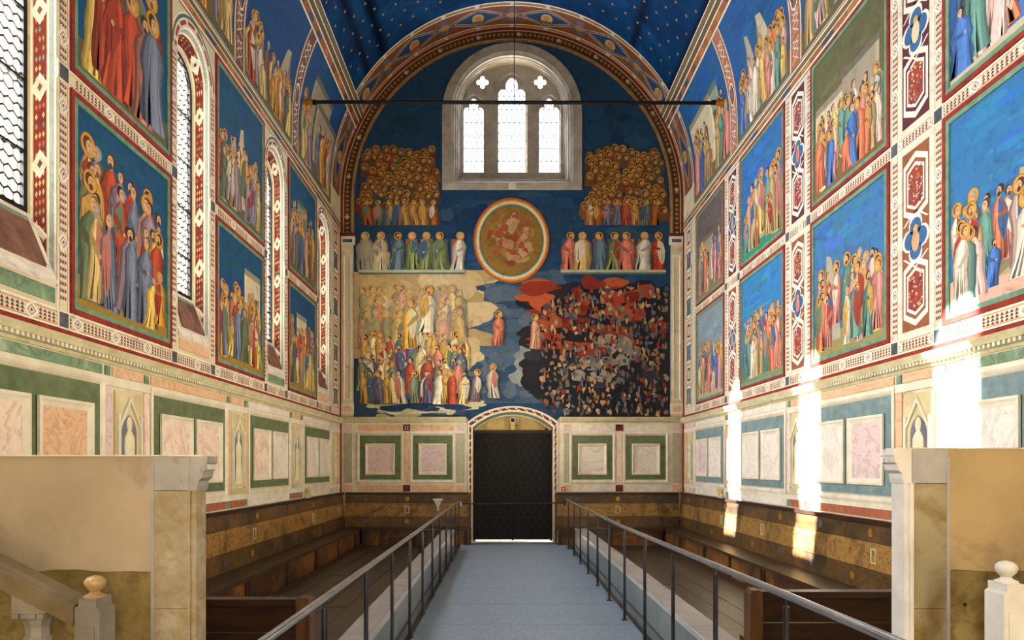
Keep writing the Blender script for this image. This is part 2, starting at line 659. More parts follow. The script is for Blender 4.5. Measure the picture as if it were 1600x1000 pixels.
    def crowd(self, u0, u1, v0, rows, h, pal, halo=0.4, dv=0.17, gap=0.19, faded=0.0):
        """knots of figures of unequal depth with a clear gap somewhere between them"""
        r = self.rng
        W = u1 - u0
        g = r.uniform(.35, .7)
        wid = r.uniform(.02, .07)
        for k in range(rows - 1, -1, -1):
            n = max(2, int(W / (h * gap)))
            for i in range(n):
                t = (i + 0.5 + r.uniform(-.35, .35)) / n
                if (k < 2 and abs(t - g) < wid) or (k > 0 and r.random() < .12):
                    continue
                hh = h * r.uniform(.88, 1.05)
                kneel = k == 0 and r.random() < .18
                if kneel:
                    hh *= .66
                u = min(max(u0 + W * t, u0 + .22 * hh), u1 - .22 * hh)
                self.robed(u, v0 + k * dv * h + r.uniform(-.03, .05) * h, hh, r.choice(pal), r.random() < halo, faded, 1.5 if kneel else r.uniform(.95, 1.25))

    def build(self, name, parent, label=None, kind=None):
        me = bpy.data.meshes.new(name)
        me.from_pydata(self.v, [], self.f)
        at = me.color_attributes.new('Col', 'FLOAT_COLOR', 'CORNER')
        vals = []
        for poly, c in zip(self.f, self.c):
            vals += list(c) * len(poly)
        at.data.foreach_set('color', vals)
        me.materials.append(FRESCO)
        me.update()
        o = bpy.data.objects.new(name, me)
        link(o, parent)
        return tag(o, label, None, None, kind)


CREAM, IVORY = (214, 204, 178), (228, 222, 204)
RED, MAROON = (140, 40, 28), (92, 30, 30)
GREENF = (96, 138, 108)
PAL_L = [(196, 142, 52), (176, 112, 92), (110, 118, 140), (170, 70, 42), (196, 170, 110), (92, 104, 74), (150, 128, 140), (206, 176, 90)]
PAL_R = [(200, 130, 118), (214, 200, 176), (96, 138, 124), (200, 112, 76), (176, 148, 96), (70, 110, 170), (206, 170, 160), (214, 180, 96)]
PAL_E = [(190, 150, 74), (172, 74, 46), (212, 200, 168), (120, 130, 100), (196, 124, 104), (100, 96, 120), (206, 182, 120), (84, 100, 110)]


def picture(P, u0, u1, v0, v1, sky, ground, pal, rows=2, hfac=0.52, halo=0.4, rocks=1, bld=0, sky2=None):
    """a generic painted scene: sky, ground, some rock or wall shapes, robed forms"""
    r = P.rng
    W, H = u1 - u0, v1 - v0
    P.rect(u0, u1, v0, v1, sky)
    P.up()
    for _ in range(26):
        a = r.uniform(.05, .2) * W
        b = r.uniform(.015, .05) * H
        c = tuple(min(255, x * r.uniform(.88, 1.14)) for x in sky)
        P.blob(r.uniform(u0 + a * 1.3, u1 - a * 1.3), r.uniform(v0 + .4 * H, v1 - b * 1.5), a, b, c, 12, .5)
        P.up()
    gh = .16 * H
    P.rect(u0, u1, v0, v0 + gh, ground)
    P.up()
    for _ in range(rocks):
        a = r.uniform(.25, .45) * W
        x0 = r.uniform(u0, u1 - a)
        top = v0 + r.uniform(.5, .8) * H
        c = r.choice([(186, 174, 144), (166, 158, 136), (176, 160, 120)])
        pts = [(x0, v0 + gh * .6), (x0 + a, v0 + gh * .6), (x0 + a * .86, v0 + (top - v0) * .5), (x0 + a * .62, top),
               (x0 + a * .42, top * .97 + v0 * .03), (x0 + a * .12, v0 + (top - v0) * .55)]
        P.poly(pts, c)
        P.up()
        P.poly([pts[1], pts[2], pts[3], (x0 + a * .6, v0 + gh)], tuple(x * .78 for x in c))
        P.up()
    for _ in range(bld):
        a = r.uniform(.35, .6) * W
        x0 = r.uniform(u0, u1 - a)
        top = v0 + r.uniform(.62, .86) * H
        c = r.choice([(188, 156, 140), (200, 188, 156), (150, 140, 120), (132, 150, 130)])
        P.rect(x0, x0 + a, v0 + gh, top, c)
        P.up()
        P.rect(x0, x0 + a, top - .05 * H, top, tuple(x * .7 for x in c))
        P.rect(x0 - 0 * a, x0 + .08 * a, v0 + gh, top - .05 * H, tuple(min(255, x * 1.12) for x in c))
        for k in range(2):
            x = x0 + a * (.28 + .36 * k)
            P.rect(x, x + .16 * a, v0 + gh, top - .2 * H, tuple(x * .45 for x in c))
        P.up()
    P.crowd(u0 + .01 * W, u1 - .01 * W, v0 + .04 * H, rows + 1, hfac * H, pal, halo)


def mosaic_strip(P, u0, u1, v0, v1, horizontal, dia_every=0.62, squares=True):
    """cream border strip with two rows of little red and dark triangles and inset lozenges"""
    P.rect(u0, u1, v0, v1, CREAM)
    P.up()
    w = (v1 - v0) if horizontal else (u1 - u0)
    Lh = (u1 - u0) if horizontal else (v1 - v0)

    def T(t, s):
        return (u0 + t, v0 + s) if horizontal else (u0 + s, v0 + t)

    def q(t0, t1, s0, s1, c):
        P.poly([T(t0, s0), T(t1, s0), T(t1, s1), T(t0, s1)], c)
    q(0, Lh, 0, .1 * w, IVORY)
    q(0, Lh, .9 * w, w, IVORY)
    q(0, Lh, .14 * w, .2 * w, (176, 150, 96))
    q(0, Lh, .8 * w, .86 * w, (176, 150, 96))
    P.up()
    n = max(1, int(round(Lh / dia_every)))
    cell = Lh / n
    for k in range(n):
        c0 = cell * k
        m = int(cell * .74 / (w * .34))
        for i in range(m):
            t = c0 + cell * .13 + (i + .5) * cell * .74 / m
            hw = cell * .74 / m * .42
            for s, c in ((.32, RED), (.68, RED), (.5, (70, 66, 70))):
                sg = .09 * w
                P.poly([T(t - hw, s * w - sg), T(t + hw, s * w - sg), T(t, s * w + sg)], c)
        t = c0
        if k > 0:
            P.poly([T(t - .52 * w, .5 * w), T(t, .04 * w), T(t + .52 * w, .5 * w), T(t, .96 * w)], IVORY)
            P.up()
            P.poly([T(t - .34 * w, .5 * w), T(t, .2 * w), T(t + .34 * w, .5 * w), T(t, .8 * w)], (150, 140, 140))
            P.up()
            P.poly([T(t - .24 * w, .5 * w), T(t, .29 * w), T(t + .24 * w, .5 * w), T(t, .71 * w)], (226, 210, 190))
            P.up()
            P.poly([T(t - .1 * w, .5 * w), T(t, .4 * w), T(t + .1 * w, .5 * w), T(t, .6 * w)], RED)
            P.L -= 3


def framed_picture(wall, F, u0, u1, v0, v1, seed, label, **kw):
    P = Paint(F, seed)
    picture(P, u0 + .1, u1 - .1, v0 + .1, v1 - .1, **kw)
    o = P.build('fresco_panel', wall, label)
    m = MB()
    n = 1 if v1 <= Frame.SPRING else 7
    for a, b, mat_, d in ((0, .05, 'r', .024), (.05, .1, 'g', .02)):
        m = MB()
        for k in range(n):
            p, q = v0 + (v1 - v0) * k / n, v0 + (v1 - v0) * (k + 1) / n
            for s0, s1 in ((u0 + a, u0 + b), (u1 - b, u1 - a)):
                lo = p if k else v0 + a
                hi = q if k < n - 1 else v1 - a
                m.fbox(F, s0, s1, lo, hi, 0, d)
        m.fbox(F, u0 + b, u1 - b, v0 + a, v0 + b, 0, d)
        m.fbox(F, u0 + b, u1 - b, v1 - b, v1 - a, 0, d)
        m.build('red_border' if mat_ == 'r' else 'green_border', 'red_band' if mat_ == 'r' else 'frame_green', o)
    return o


surf('frame_green', (84, 122, 96), (118, 152, 122), 9.0)

# ------------------------------------------------------------------ room shell
YB, YE, HS = -3.0, 16.72, 8.43
TH = 0.85


def arch(uc, hw, z0, zs, n=14, point=0.0):
    """outline of an arched opening, counter-clockwise from the lower left"""
    pts = [(uc - hw, z0), (uc + hw, z0)]
    for i in range(n + 1):
        a = PI * i / n
        pts.append((uc + hw * math.cos(a), zs + hw * (1 + point * math.sin(a)) * math.sin(a)))
    return pts


# walls -------------------------------------------------------------
A_ = [arch(y, .46, 3.48, 7.0) for y in WINY]
B_ = [arch(y, .37, 4.10, 6.86) for y in WINY]
C_ = [arch(y, .47, 3.95, 6.90) for y in WINY]
m = MB()
rect_w = [(YB, 0), (YE + .8, 0), (YE + .8, HS), (YB, HS)]
m.plate(rect_w, A_, lambda u, v: (-4.2, u, v))
m.plate(rect_w, C_, lambda u, v: (-4.2 - TH, u, v))
wall_left = m.build('wall_left', 'plaster')
tag(wall_left, 'long painted side wall with tall narrow lancet windows', 'wall', None, 'structure')
m = MB()
m.box(4.2, 4.2 + TH, YB, YE + .8, 0, HS)
wall_right = m.build('wall_right', 'plaster')
tag(wall_right, 'windowless painted side wall lit by patches of sun', 'wall', None, 'structure')

# far wall with the window and the door
WZC = 10.54


def warch(hw, z0, zc=WZC, n=24):
    return arch(0, hw, z0, zc, n)


def seg_arch(hw, z0, zs, rise, n=14):
    pts = [(-hw, z0), (hw, z0)]
    R = (hw * hw + rise * rise) / (2 * rise)
    a0 = math.asin(hw / R)
    for i in range(n + 1):
        a = a0 - 2 * a0 * i / n
        pts.append((R * math.sin(a), zs + rise - R + R * math.cos(a)))
    return pts


DX = 0.02
door_open = [(x + DX, z) for x, z in seg_arch(.985, 0.0, 2.84, .38)]
outer_end = [(-4.9, 0), (4.9, 0), (4.9, HS)] + [(4.6 * math.cos(PI * i / 36), HS + 4.6 * math.sin(PI * i / 36)) for i in range(37)] + [(-4.9, HS)]
outer_end = [p for i, p in enumerate(outer_end)]
m = MB()
eps_door = [(x, max(z, 0.0005)) for x, z in door_open]
m.plate(outer_end, [warch(1.44, 8.78), eps_door], lambda u, v: (u, YE, v), lambda u, v: (u, YE + .8, v))
wall_end = m.build('wall_far', 'plaster')
tag(wall_end, 'far end wall with the big painted scene above the door', 'wall', None, 'structure')

# vault and floor, and the choir behind the camera
m = MB()
n = 48
for i in range(n):
    a, b = PI * i / n, PI * (i + 1) / n
    r0, r1 = 4.2, 4.5
    pa, pb = (math.cos(a), math.sin(a)), (math.cos(b), math.sin(b))
    m.hexa([(r0 * pa[0], YB, HS + r0 * pa[1]), (r0 * pb[0], YB, HS + r0 * pb[1]), (r1 * pb[0], YB, HS + r1 * pb[1]), (r1 * pa[0], YB, HS + r1 * pa[1]),
            (r0 * pa[0], YE, HS + r0 * pa[1]), (r0 * pb[0], YE, HS + r0 * pb[1]), (r1 * pb[0], YE, HS + r1 * pb[1]), (r1 * pa[0], YE, HS + r1 * pa[1])])
m.fbox(FL, YB, YE, HS, HS + .05, -TH, -.0)
m.fbox(FR, YB, YE, HS, HS + .05, -TH, -.0)
ceiling = m.build('ceiling', 'vault_blue', None, True)
tag(ceiling, 'deep blue barrel vault with small gold stars', 'ceiling', None, 'structure')

m = MB()
m.box(-5.05, 5.05, -9.0, YE + .42, -.3, -.03)
floor = m.build('floor', 'subfloor')
tag(floor, 'dark plank floor of the nave', 'floor', None, 'structure')
m = MB()
m.box(-3, 3, YE + .42, YE + 6, -.3, -.04)
outside = m.build('floor_outside', 'pale_paving')
tag(outside, 'sunlit pale paving outside the far door', 'paving', None, 'structure')
m = MB()
m.plate([(-4.9, 0), (4.9, 0), (4.9, HS), (0, 13.2), (-4.9, HS)], [[(x, max(z, .001)) for x, z in arch(0, 2.9, 0, 6.0, 20)]],
        lambda u, v: (u, YB, v), lambda u, v: (u, YB - .5, v))
wall_back = m.build('wall_back', 'plaster')
tag(wall_back, 'wall with the choir arch behind the viewer', 'wall', None, 'structure')
m = MB()
m.box(-3.6, -3.3, -9, YB - .5, 0, 1.8)
m.box(3.3, 3.6, -9, YB - .5, 0, 1.8)
m.box(-3.6, -3.3, -9, YB - .5, 8.0, 9.5)
m.box(3.3, 3.6, -9, YB - .5, 8.0, 9.5)
for s in (-1, 1):
    for y0, y1 in ((-9, -7.6), (-5.6, YB - .5)):
        m.box(min(s * 3.3, s * 3.6), max(s * 3.3, s * 3.6), y0, y1, 1.8, 8.0)
m.box(-3.6, 3.6, -9.3, -9, 0, 9.5)
m.box(-3.6, 3.6, -9.3, YB - .5, 9.5, 9.8)
wall_choir = m.build('wall_choir', 'plaster')
tag(wall_choir, 'plain choir walls behind the viewer', 'wall', None, 'structure')

# ------------------------------------------------------------------ side windows
for i, y in enumerate(WINY):
    root = thing('window_%d' % (i + 1), (-4.4, y, 3.48), [
        'nearest tall lancet window, outside the picture on the left wall',
        'leftmost tall lancet window with leaded roundel glass, cut by the picture edge',
        'lancet window between the two nearest tall scenes of the left wall',
        'third lancet window of the left wall, middle of the row',
        'narrow lancet window of the left wall closest to the far wall'][i], 'window', None, 'structure')
    a3 = [(-4.2, u, v) for u, v in A_[i]]
    b3 = [(-4.4, u, v) for u, v in B_[i]]
    c3 = [(-4.2 - TH, u, v) for u, v in C_[i]]
    m = MB()
    m.quad_loop(a3, b3)
    m.quad_loop(b3, c3)
    rev = m.build('window_reveal', 'plaster', root)
    # painted splay: red strips with white lozenges on the far splay and sill panels
    P = Paint(FL, 900 + i)

    def Q(sx, l, lift, y=y):
        """sx: 0 wall face .. 1 glass; l: metres below the springing (<0), arch angle, or PI + metres down the near side"""
        hw_, zs_, x_ = .46 - .09 * sx, 7.0 - .14 * sx, -4.2 - .2 * sx
        th = min(max(l, 0.0), PI)
        dz = l if l < 0 else (-(l - PI) if l > PI else 0.0)
        zz = zs_ + hw_ * math.sin(th) + dz
        zz = max(zz, 3.52 + .6 * sx)
        return (x_ + .41 * lift, y + hw_ * math.cos(th) - .91 * lift * math.cos(th), zz - .91 * lift * math.sin(th))
    LS = [-3.5, -2.7, -1.8, -.9] + [PI * k / 20 for k in range(21)] + [PI + .9, PI + 1.8, PI + 2.7, PI + 3.5]
    pv_, pf_, pc_ = [], [], []

    def face(pts, c):
        b = len(pv_)
        pv_.extend(pts)
        pf_.append(tuple(range(b, b + len(pts))))
        pc_.append(lin(c))
    for s0, s1, c in ((.02, .09, IVORY), (.09, .26, (150, 160, 158)), (.26, .32, IVORY), (.36, .80, (108, 34, 28)), (.84, .9, IVORY)):
        for l0, l1 in zip(LS, LS[1:]):
            face([Q(s0, l0, .002), Q(s1, l0, .002), Q(s1, l1, .002), Q(s0, l1, .002)], c)
    rr = random.Random(i * 7)
    ll = -3.3
    cnt = 0
    while ll < PI + 3.2:
        st = .085 if ll < 0 or ll > PI else .085 / .42
        sc_ = 1.0 if ll < 0 or ll > PI else 1 / .42
        c = rr.choice([(186, 166, 120), (130, 136, 100), (170, 100, 74), (110, 130, 124), (190, 176, 136)])
        for sx in (.46, .58, .70):
            if rr.random() < .8:
                ds, dl = .045, .03 * sc_
                face([Q(sx - ds, ll, .003), Q(sx, ll - dl, .003), Q(sx + ds, ll, .003), Q(sx, ll + dl, .003)], c)
        if cnt % 8 == 3:
            for ds, dl, c2, lf in ((.3, .13, IVORY, .005), (.24, .1, (206, 200, 188), .006), (.09, .04, (96, 70, 66), .007)):
                dl *= sc_
                face([Q(.58 - ds, ll, lf), Q(.58, ll - dl, lf), Q(.58 + ds, ll, lf), Q(.58, ll + dl, lf)], c2)
        ll += st
        cnt += 1
    P.v, P.f, P.c = pv_, pf_, pc_
    P.build('painted_splay', root)
    # sill: stepped painted slabs
    m = MB()
    m.hexa([(-4.2, y - .44, 3.49), (-4.2, y + .44, 3.49), (-4.38, y + .36, 4.05), (-4.38, y - .36, 4.05),
            (-4.18, y - .44, 3.52), (-4.18, y + .44, 3.52), (-4.37, y + .36, 4.09), (-4.37, y - .36, 4.09)])
    sill = m.build('window_sill', 'marble_white', root)
    m = MB()
    m.hexa([(-4.205, y - .32, 3.62), (-4.205, y + .32, 3.62), (-4.33, y + .28, 3.98), (-4.33, y - .28, 3.98),
            (-4.195, y - .32, 3.64), (-4.195, y + .32, 3.64), (-4.32, y + .28, 4.0), (-4.32, y - .28, 4.0)])
    m.build('sill_panel', 'sill_red', sill)

    def SL(t, q, lift):
        """t across the sill, q up the slope"""
        return (-4.19 - .18 * q + .93 * lift, y + t * (.44 - .08 * q), 3.52 + .56 * q + .3 * lift)
    for t0, t1, q0, q1, mt in ((-.84, .84, .12, .15, 'stone_cream'), (-.84, .84, .72, .75, 'stone_cream'), (-.84, -.79, .15, .72, 'stone_cream'), (.79, .84, .15, .72, 'stone_cream'),
                               (-.8, .8, .82, .93, 'marble_green')):
        m = MB()
        m.hexa([SL(t0, q0, 0), SL(t1, q0, 0), SL(t1, q1, 0), SL(t0, q1, 0), SL(t0, q0, .014), SL(t1, q0, .014), SL(t1, q1, .014), SL(t0, q1, .014)])
        m.build('sill_fillet' if mt == 'stone_cream' else 'sill_strip', mt, sill)
    m = MB()
    m.fbox(FL, y - .42, y + .42, 3.33, 3.46, 0, .012)
    m.build('apron_panel', 'marble_green' if i % 2 else 'marble_ochre', root)
    # iron frame
    m = MB()
    inner = arch(y, .322, 4.15, 6.86)
    f0 = [(-4.40, u, v) for u, v in B_[i]]
    f1 = [(-4.40, u, v) for u, v in inner]
    g0 = [(-4.44, u, v) for u, v in B_[i]]
    g1 = [(-4.44, u, v) for u, v in inner]
    m.quad_loop(f0, f1)
    m.quad_loop(f1, g1)
    m.quad_loop(g1, g0)
    m.build('window_frame', 'iron', root)
    for k in range(5):
        zb = 4.14 + .62 * (k + .8)
        m = MB()
        m.box(-4.43, -4.40, y - .34, y + .34, zb - .012, zb + .012)
        m.build('saddle_bar', 'iron', root)
    # leaded panes: pointy hexagons; each is a piece of its own in the two nearest windows
    pw, ph = .112, .118
    lead = MB()
    pv = MB()
    first = None
    jr = 0
    z = 4.10
    while z < 7.25:
        off = (jr % 2) * pw / 2
        for q in range(-4, 5):
            uc = y + q * pw + off
            hw_here = .335 if z < 6.86 else math.sqrt(max(0, .335 ** 2 - (z - 6.86) ** 2))
            if abs(uc - y) > hw_here + .03 or z > 7.22:
                continue
            r0 = .064
            hexp = [(uc + r0 * math.sin(PI / 3 * k), z + r0 * math.cos(PI / 3 * k)) for k in range(6)]
            hexi = [(uc + r0 * .83 * math.sin(PI / 3 * k), z + r0 * .83 * math.cos(PI / 3 * k)) for k in range(6)]
            lead.quad_loop([(-4.418, u, v) for u, v in hexp], [(-4.418, u, v) for u, v in hexi])
            lead.quad_loop([(-4.426, u, v) for u, v in hexp], [(-4.426, u, v) for u, v in hexi])
            if i in (1, 2):
                if first is None:
                    p = MB()
                    p.extrude([(-4.421, u, v) for u, v in hexp], (-.003, 0, 0))
                    first = p.build('pane', 'window_glass', root)
                    fc = (uc, z)
                else:
                    copy_part(first, root, (0, uc - fc[0], z - fc[1]))
            else:
                pv.extrude([(-4.421, u, v) for u, v in hexp], (-.003, 0, 0))
        z += .096
        jr += 1
    tag(lead.build('lead_lattice', 'lead', root), None, None, None, 'stuff')
    if pv.v:
        tag(pv.build('panes', 'window_glass', root), None, None, None, 'stuff')

# ------------------------------------------------------------------ far window: stone surround, tracery, glass
root = thing('window_6', (0, YE, 8.65), 'three-light arched stone window with quatrefoils high in the far wall', 'window', None, 'structure')
prof = [(1.71, 8.65, -.0), (1.71, 8.65, .035), (1.50, 8.80, .05), (1.46, 8.80, .02), (1.42, 8.84, .0), (1.42, 8.90, -.1), (1.37, 8.93, -.12),
        (1.37, 8.95, -.2), (1.335, 9.0, -.22), (1.335, 9.05, -.32), (1.30, 9.12, -.34), (1.30, 9.14, -.46)]
m = MB()
for (h0, z0, d0), (h1, z1, d1) in zip(prof, prof[1:]):
    c0, c1 = (WZC + .16 * min(1, max(0, -d) / .34) for d in (d0, d1))
    m.quad_loop([(x, YE - d0, z) for x, z in warch(h0, z0, c0)], [(x, YE - d1, z) for x, z in warch(h1, z1, c1)])
surround = m.build('stone_surround', 'stone_window', root)
m = MB()
m.box(-.09, .09, YE - .09, YE - .035, 8.66, 8.80)
m.build('sill_block', 'stone_cream', root)


def lancet(uc, hw, z0, zs, rise=None, n=10):
    """pointed opening whose point stands rise above the springing"""
    rise = hw * 1.3 if rise is None else rise
    R = (hw * hw + rise * rise) / (2 * hw)
    pts = [(uc - hw, z0), (uc + hw, z0)]
    a1 = math.atan2(rise, R - hw)
    for i in range(n + 1):
        a = a1 * i / n
        pts.append((uc + hw - R + R * math.cos(a), zs + R * math.sin(a)))
    for i in range(1, n + 1):
        a = PI - a1 + a1 * i / n
        pts.append((uc - hw + R + R * math.cos(a), zs + R * math.sin(a)))
    return pts


def quatrefoil(uc, zc, r, n=6):
    pts = []
    for q in range(4):
        c = (uc + r * .62 * math.cos(q * PI / 2), zc + r * .62 * math.sin(q * PI / 2))
        for i in range(n + 1):
            a = q * PI / 2 - PI * .66 + PI * 1.32 * i / n
            pts.append((c[0] + r * .5 * math.cos(a), c[1] + r * .5 * math.sin(a)))
    return pts


lights_ = [lancet(-.96, .285, 9.27, 10.86, .38), lancet(0, .385, 9.27, 11.28, .50), lancet(.94, .285, 9.27, 10.86, .38)]
quats = [quatrefoil(-.735, 11.54, .145), quatrefoil(.715, 11.54, .145)]
m = MB()
m.plate(warch(1.31, 9.1, WZC + .16), lights_ + quats, lambda u, v: (u, YE + .44, v), lambda u, v: (u, YE + .62, v))
m.build('tracery', 'stone_window', root)


def trefoil(uc, hw, z0, zs, top):
    """cusped head of one light: two side lobes and a taller middle lobe"""
    n = 8
    half = []
    r1 = hw * .36
    for i in range(n + 1):      # side lobe
        a = PI * .72 * i / n
        half.append((hw - r1 + r1 * math.cos(a), zs + r1 * 1.1 * math.sin(a)))
    x1, z1 = half[-1]
    for i in range(1, n + 1):      # middle lobe up to the top
        a = PI / 2 * i / n
        k = math.sin(a)
        half.append(((x1 + .1 * hw * math.sin(2 * a)) * math.cos(a) if i < n else 0.0, z1 + (top - z1) * k))
    pts = [(uc - hw, z0), (uc + hw, z0)] + [(uc + x, z) for x, z in half]
    pts += [(uc - x, z) for x, z in reversed(half[:-1])]
    return pts


for (uc, hw, zs, top), lt in zip(((-.96, .285, 10.84, 11.16), (0, .385, 11.26, 11.68), (.94, .285, 10.84, 11.16)), lights_):
    m = MB()
    ins = trefoil(uc, hw * .88, 9.30, zs, top)
    m.plate(lt, [ins], lambda u, v: (u, YE + .5, v), lambda u, v: (u, YE + .56, v))
    m.build('cusped_frame', 'stone_window', root)
    m = MB()
    m.box(uc - hw - .02, uc + hw + .02, YE + .585, YE + .59, 9.25, top + .12)
    m.build('glass_pane', 'window_glass', root)
    lat = MB()
    s = .13
    for k in range(-30, 40):
        for sg in (-1, 1):
            # diamond leading clipped to the light's rectangle
            pts = []
            for t in range(0, 61):
                z = 9.27 + (top - 9.27) * t / 60
                u = uc + sg * (z - 9.27) * .55 + k * s - 0.65
                if abs(u - uc) <= hw:
                    pts.append((u, z))
            if len(pts) >= 2:
                p, q = pts[0], pts[-1]
                w = .0065
                lat.hexa([(p[0] - w, YE + .575, p[1]), (p[0] + w, YE + .575, p[1]), (p[0] + w, YE + .58, p[1]), (p[0] - w, YE + .58, p[1]),
                          (q[0] - w, YE + .575, q[1]), (q[0] + w, YE + .575, q[1]), (q[0] + w, YE + .58, q[1]), (q[0] - w, YE + .58, q[1])])
    tag(lat.build('lead_lattice', 'lead', root), None, None, None, 'stuff')
    for k in range(1, 7):
        z = 9.27 + .33 * k
        if z < top - .2:
            m = MB()
            m.box(uc - hw, uc + hw, YE + .565, YE + .575, z - .006, z + .006)
            m.build('saddle_bar', 'lead', root)
for (uc, sgn) in ((-.745, 1), (.72, 1)):
    m = MB()
    m.box(uc - .2, uc + .2, YE + .585, YE + .59, 11.3, 11.7)
    m.build('glass_pane', 'window_glass', root)

# ------------------------------------------------------------------ door
root = thing('door_1', (DX, YE + .3, 0), 'dark double door with lattice grille under a stone arch', 'door', None, 'structure')
leaf_parts = []
for s in (-1, 1):
    x0, x1 = (DX - .984, DX - .002) if s < 0 else (DX + .002, DX + .984)
    m = MB()
    m.box(x0, x1, YE + .30, YE + .36, .055, 2.72)
    leaf = m.build('door_leaf', 'door_wood', root)
    for z0, z1 in ((.2, .62), (.74, 1.35), (1.42, 2.56)):
        m = MB()
        for a0, a1, b0, b1 in ((x0 + .12, x1 - .12, z0, z0 + .05), (x0 + .12, x1 - .12, z1 - .05, z1), (x0 + .12, x0 + .17, z0 + .05, z1 - .05), (x1 - .17, x1 - .12, z0 + .05, z1 - .05)):
            m.box(a0, a1, YE + .275, YE + .30, b0, b1)
        m.build('panel_rail', 'door_wood', leaf)
    lat = MB()
    for k in range(-30, 30):
        for sg in (-1, 1):
            c = k * .19
            seg = []
            for t in range(0, 101):
                z = .08 + 2.6 * t / 100
                x = (x0 + x1) / 2 + sg * (z - 1.3) * .62 + c
                if x0 + .05 <= x <= x1 - .05:
                    seg.append((x, z))
            if len(seg) > 3:
                p, q = seg[0], seg[-1]
                yy = YE + .262 if sg > 0 else YE + .268
                w = .008
                lat.hexa([(p[0] - w, yy, p[1]), (p[0] + w, yy, p[1]), (p[0] + w, yy + .008, p[1]), (p[0] - w, yy + .008, p[1]),
                          (q[0] - w, yy, q[1]), (q[0] + w, yy, q[1]), (q[0] + w, yy + .008, q[1]), (q[0] - w, yy + .008, q[1])])
    lat.build('lattice_grille', 'door_lattice', leaf)
m = MB()
m.box(DX - .03, DX + .03, YE + .27, YE + .30, .035, 2.72)
m.build('meeting_stile', 'door_wood', root)
for s in (-1, 1):
    m = MB()
    m.box(min(DX + s * .984, DX + s * .93), max(DX + s * .984, DX + s * .93), YE + .36, YE + .42, 0.012, 2.79)
    m.build('door_jamb', 'dark_wood', root)
m = MB()
m.box(DX - .985, DX + .985, YE + .05, YE + .31, -.03, .012)
m.build('threshold', 'screen_stone', root)
m = MB()
m.box(DX - .98, DX + .98, YE + .29, YE + .38, 2.72, 2.79)
m.build('door_lintel', 'dark_wood', root)
m = MB()
m.plate([(DX - 1.02, 2.79), (DX + 1.02, 2.79), (DX + 1.02, 3.3), (DX - 1.02, 3.3)], [], lambda u, v: (u, YE + .32, v), lambda u, v: (u, YE + .4, v))
m.build('tympanum', 'tympanum_stone', root)
# soffit ring inside the arch, and the patterned surround on the wall
ring_o = [(x + DX, z) for x, z in seg_arch(.985, 0.0, 2.84, .38)][2:]
ring_i = [(x + DX, z) for x, z in seg_arch(.955, 0.0, 2.80, .37)][2:]
m = MB()
m.quad_loop([(x, YE + .02, z) for x, z in ring_o], [(x, YE + .02, z) for x, z in ring_i], False)
m.quad_loop([(x, YE + .02, z) for x, z in ring_i], [(x, YE + .31, z) for x, z in ring_i], False)
m.build('arch_soffit', 'green_field', root)
ring_j = [(x + DX, z) for x, z in seg_arch(.925, 0.0, 2.78, .36)][2:]
m = MB()
m.quad_loop([(x, YE + .20, z) for x, z in ring_i], [(x, YE + .20, z) for x, z in ring_j], False)
m.quad_loop([(x, YE + .20, z) for x, z in ring_j], [(x, YE + .31, z) for x, z in ring_j], False)
m.build('arch_bead', 'stone_cream', root)
sur_o = [(x + DX, z) for x, z in seg_arch(1.10, 0.0, 2.98, .38)]
sur_i = [(x + DX, z) for x, z in seg_arch(.985, 0.0, 2.84, .38)]
oo = [sur_o[1]] + sur_o[2:] + [sur_o[0]]
ii = [sur_i[1]] + sur_i[2:] + [sur_i[0]]
m = MB()
m.quad_loop([(x, YE, z) for x, z in oo], [(x, YE - .03, z) for x, z in oo], False)
m.quad_loop([(x, YE - .03, z) for x, z in oo], [(x, YE - .03, z) for x, z in ii], False)
m.quad_loop([(x, YE - .03, z) for x, z in ii], [(x, YE + .02, z) for x, z in ii], False)
m.build('door_surround', 'stone_cream', root)
P = Paint(FE, 5, base=.032)


def along(o, i, t):
    return ((1 - t) * o[0] + t * i[0], (1 - t) * o[1] + t * i[1])


# resample the surround into small checks
def resample(pts, step):
    out = [pts[0]]
    acc = 0
    for a, b in zip(pts, pts[1:]):
        L = math.dist(a, b)
        k = max(1, int(L / step))
        for j in range(1, k + 1):
            out.append((a[0] + (b[0] - a[0]) * j / k, a[1] + (b[1] - a[1]) * j / k))
    return out


o_s, i_s = [], []
for (a, b), (c, d) in zip(zip(oo, oo[1:]), zip(ii, ii[1:])):
    k = max(1, int(math.dist(a, b) / .045))
    for j in range(k):
        t = j / k
        o_s.append((a[0] + (b[0] - a[0]) * t, a[1] + (b[1] - a[1]) * t))
        i_s.append((c[0] + (d[0] - c[0]) * t, c[1] + (d[1] - c[1]) * t))
for k in range(len(o_s) - 1):
    for q in range(2):
        t0, t1 = .3 + .2 * q, .5 + .2 * q
        c = RED if (k + q) % 2 == 0 else ((54, 56, 78) if (k // 2) % 2 else (210, 196, 170))
        P.poly([along(o_s[k], i_s[k], t0), along(o_s[k + 1], i_s[k + 1], t0), along(o_s[k + 1], i_s[k + 1], t1), along(o_s[k], i_s[k], t1)], c)
P.build('inlay_checks', root)

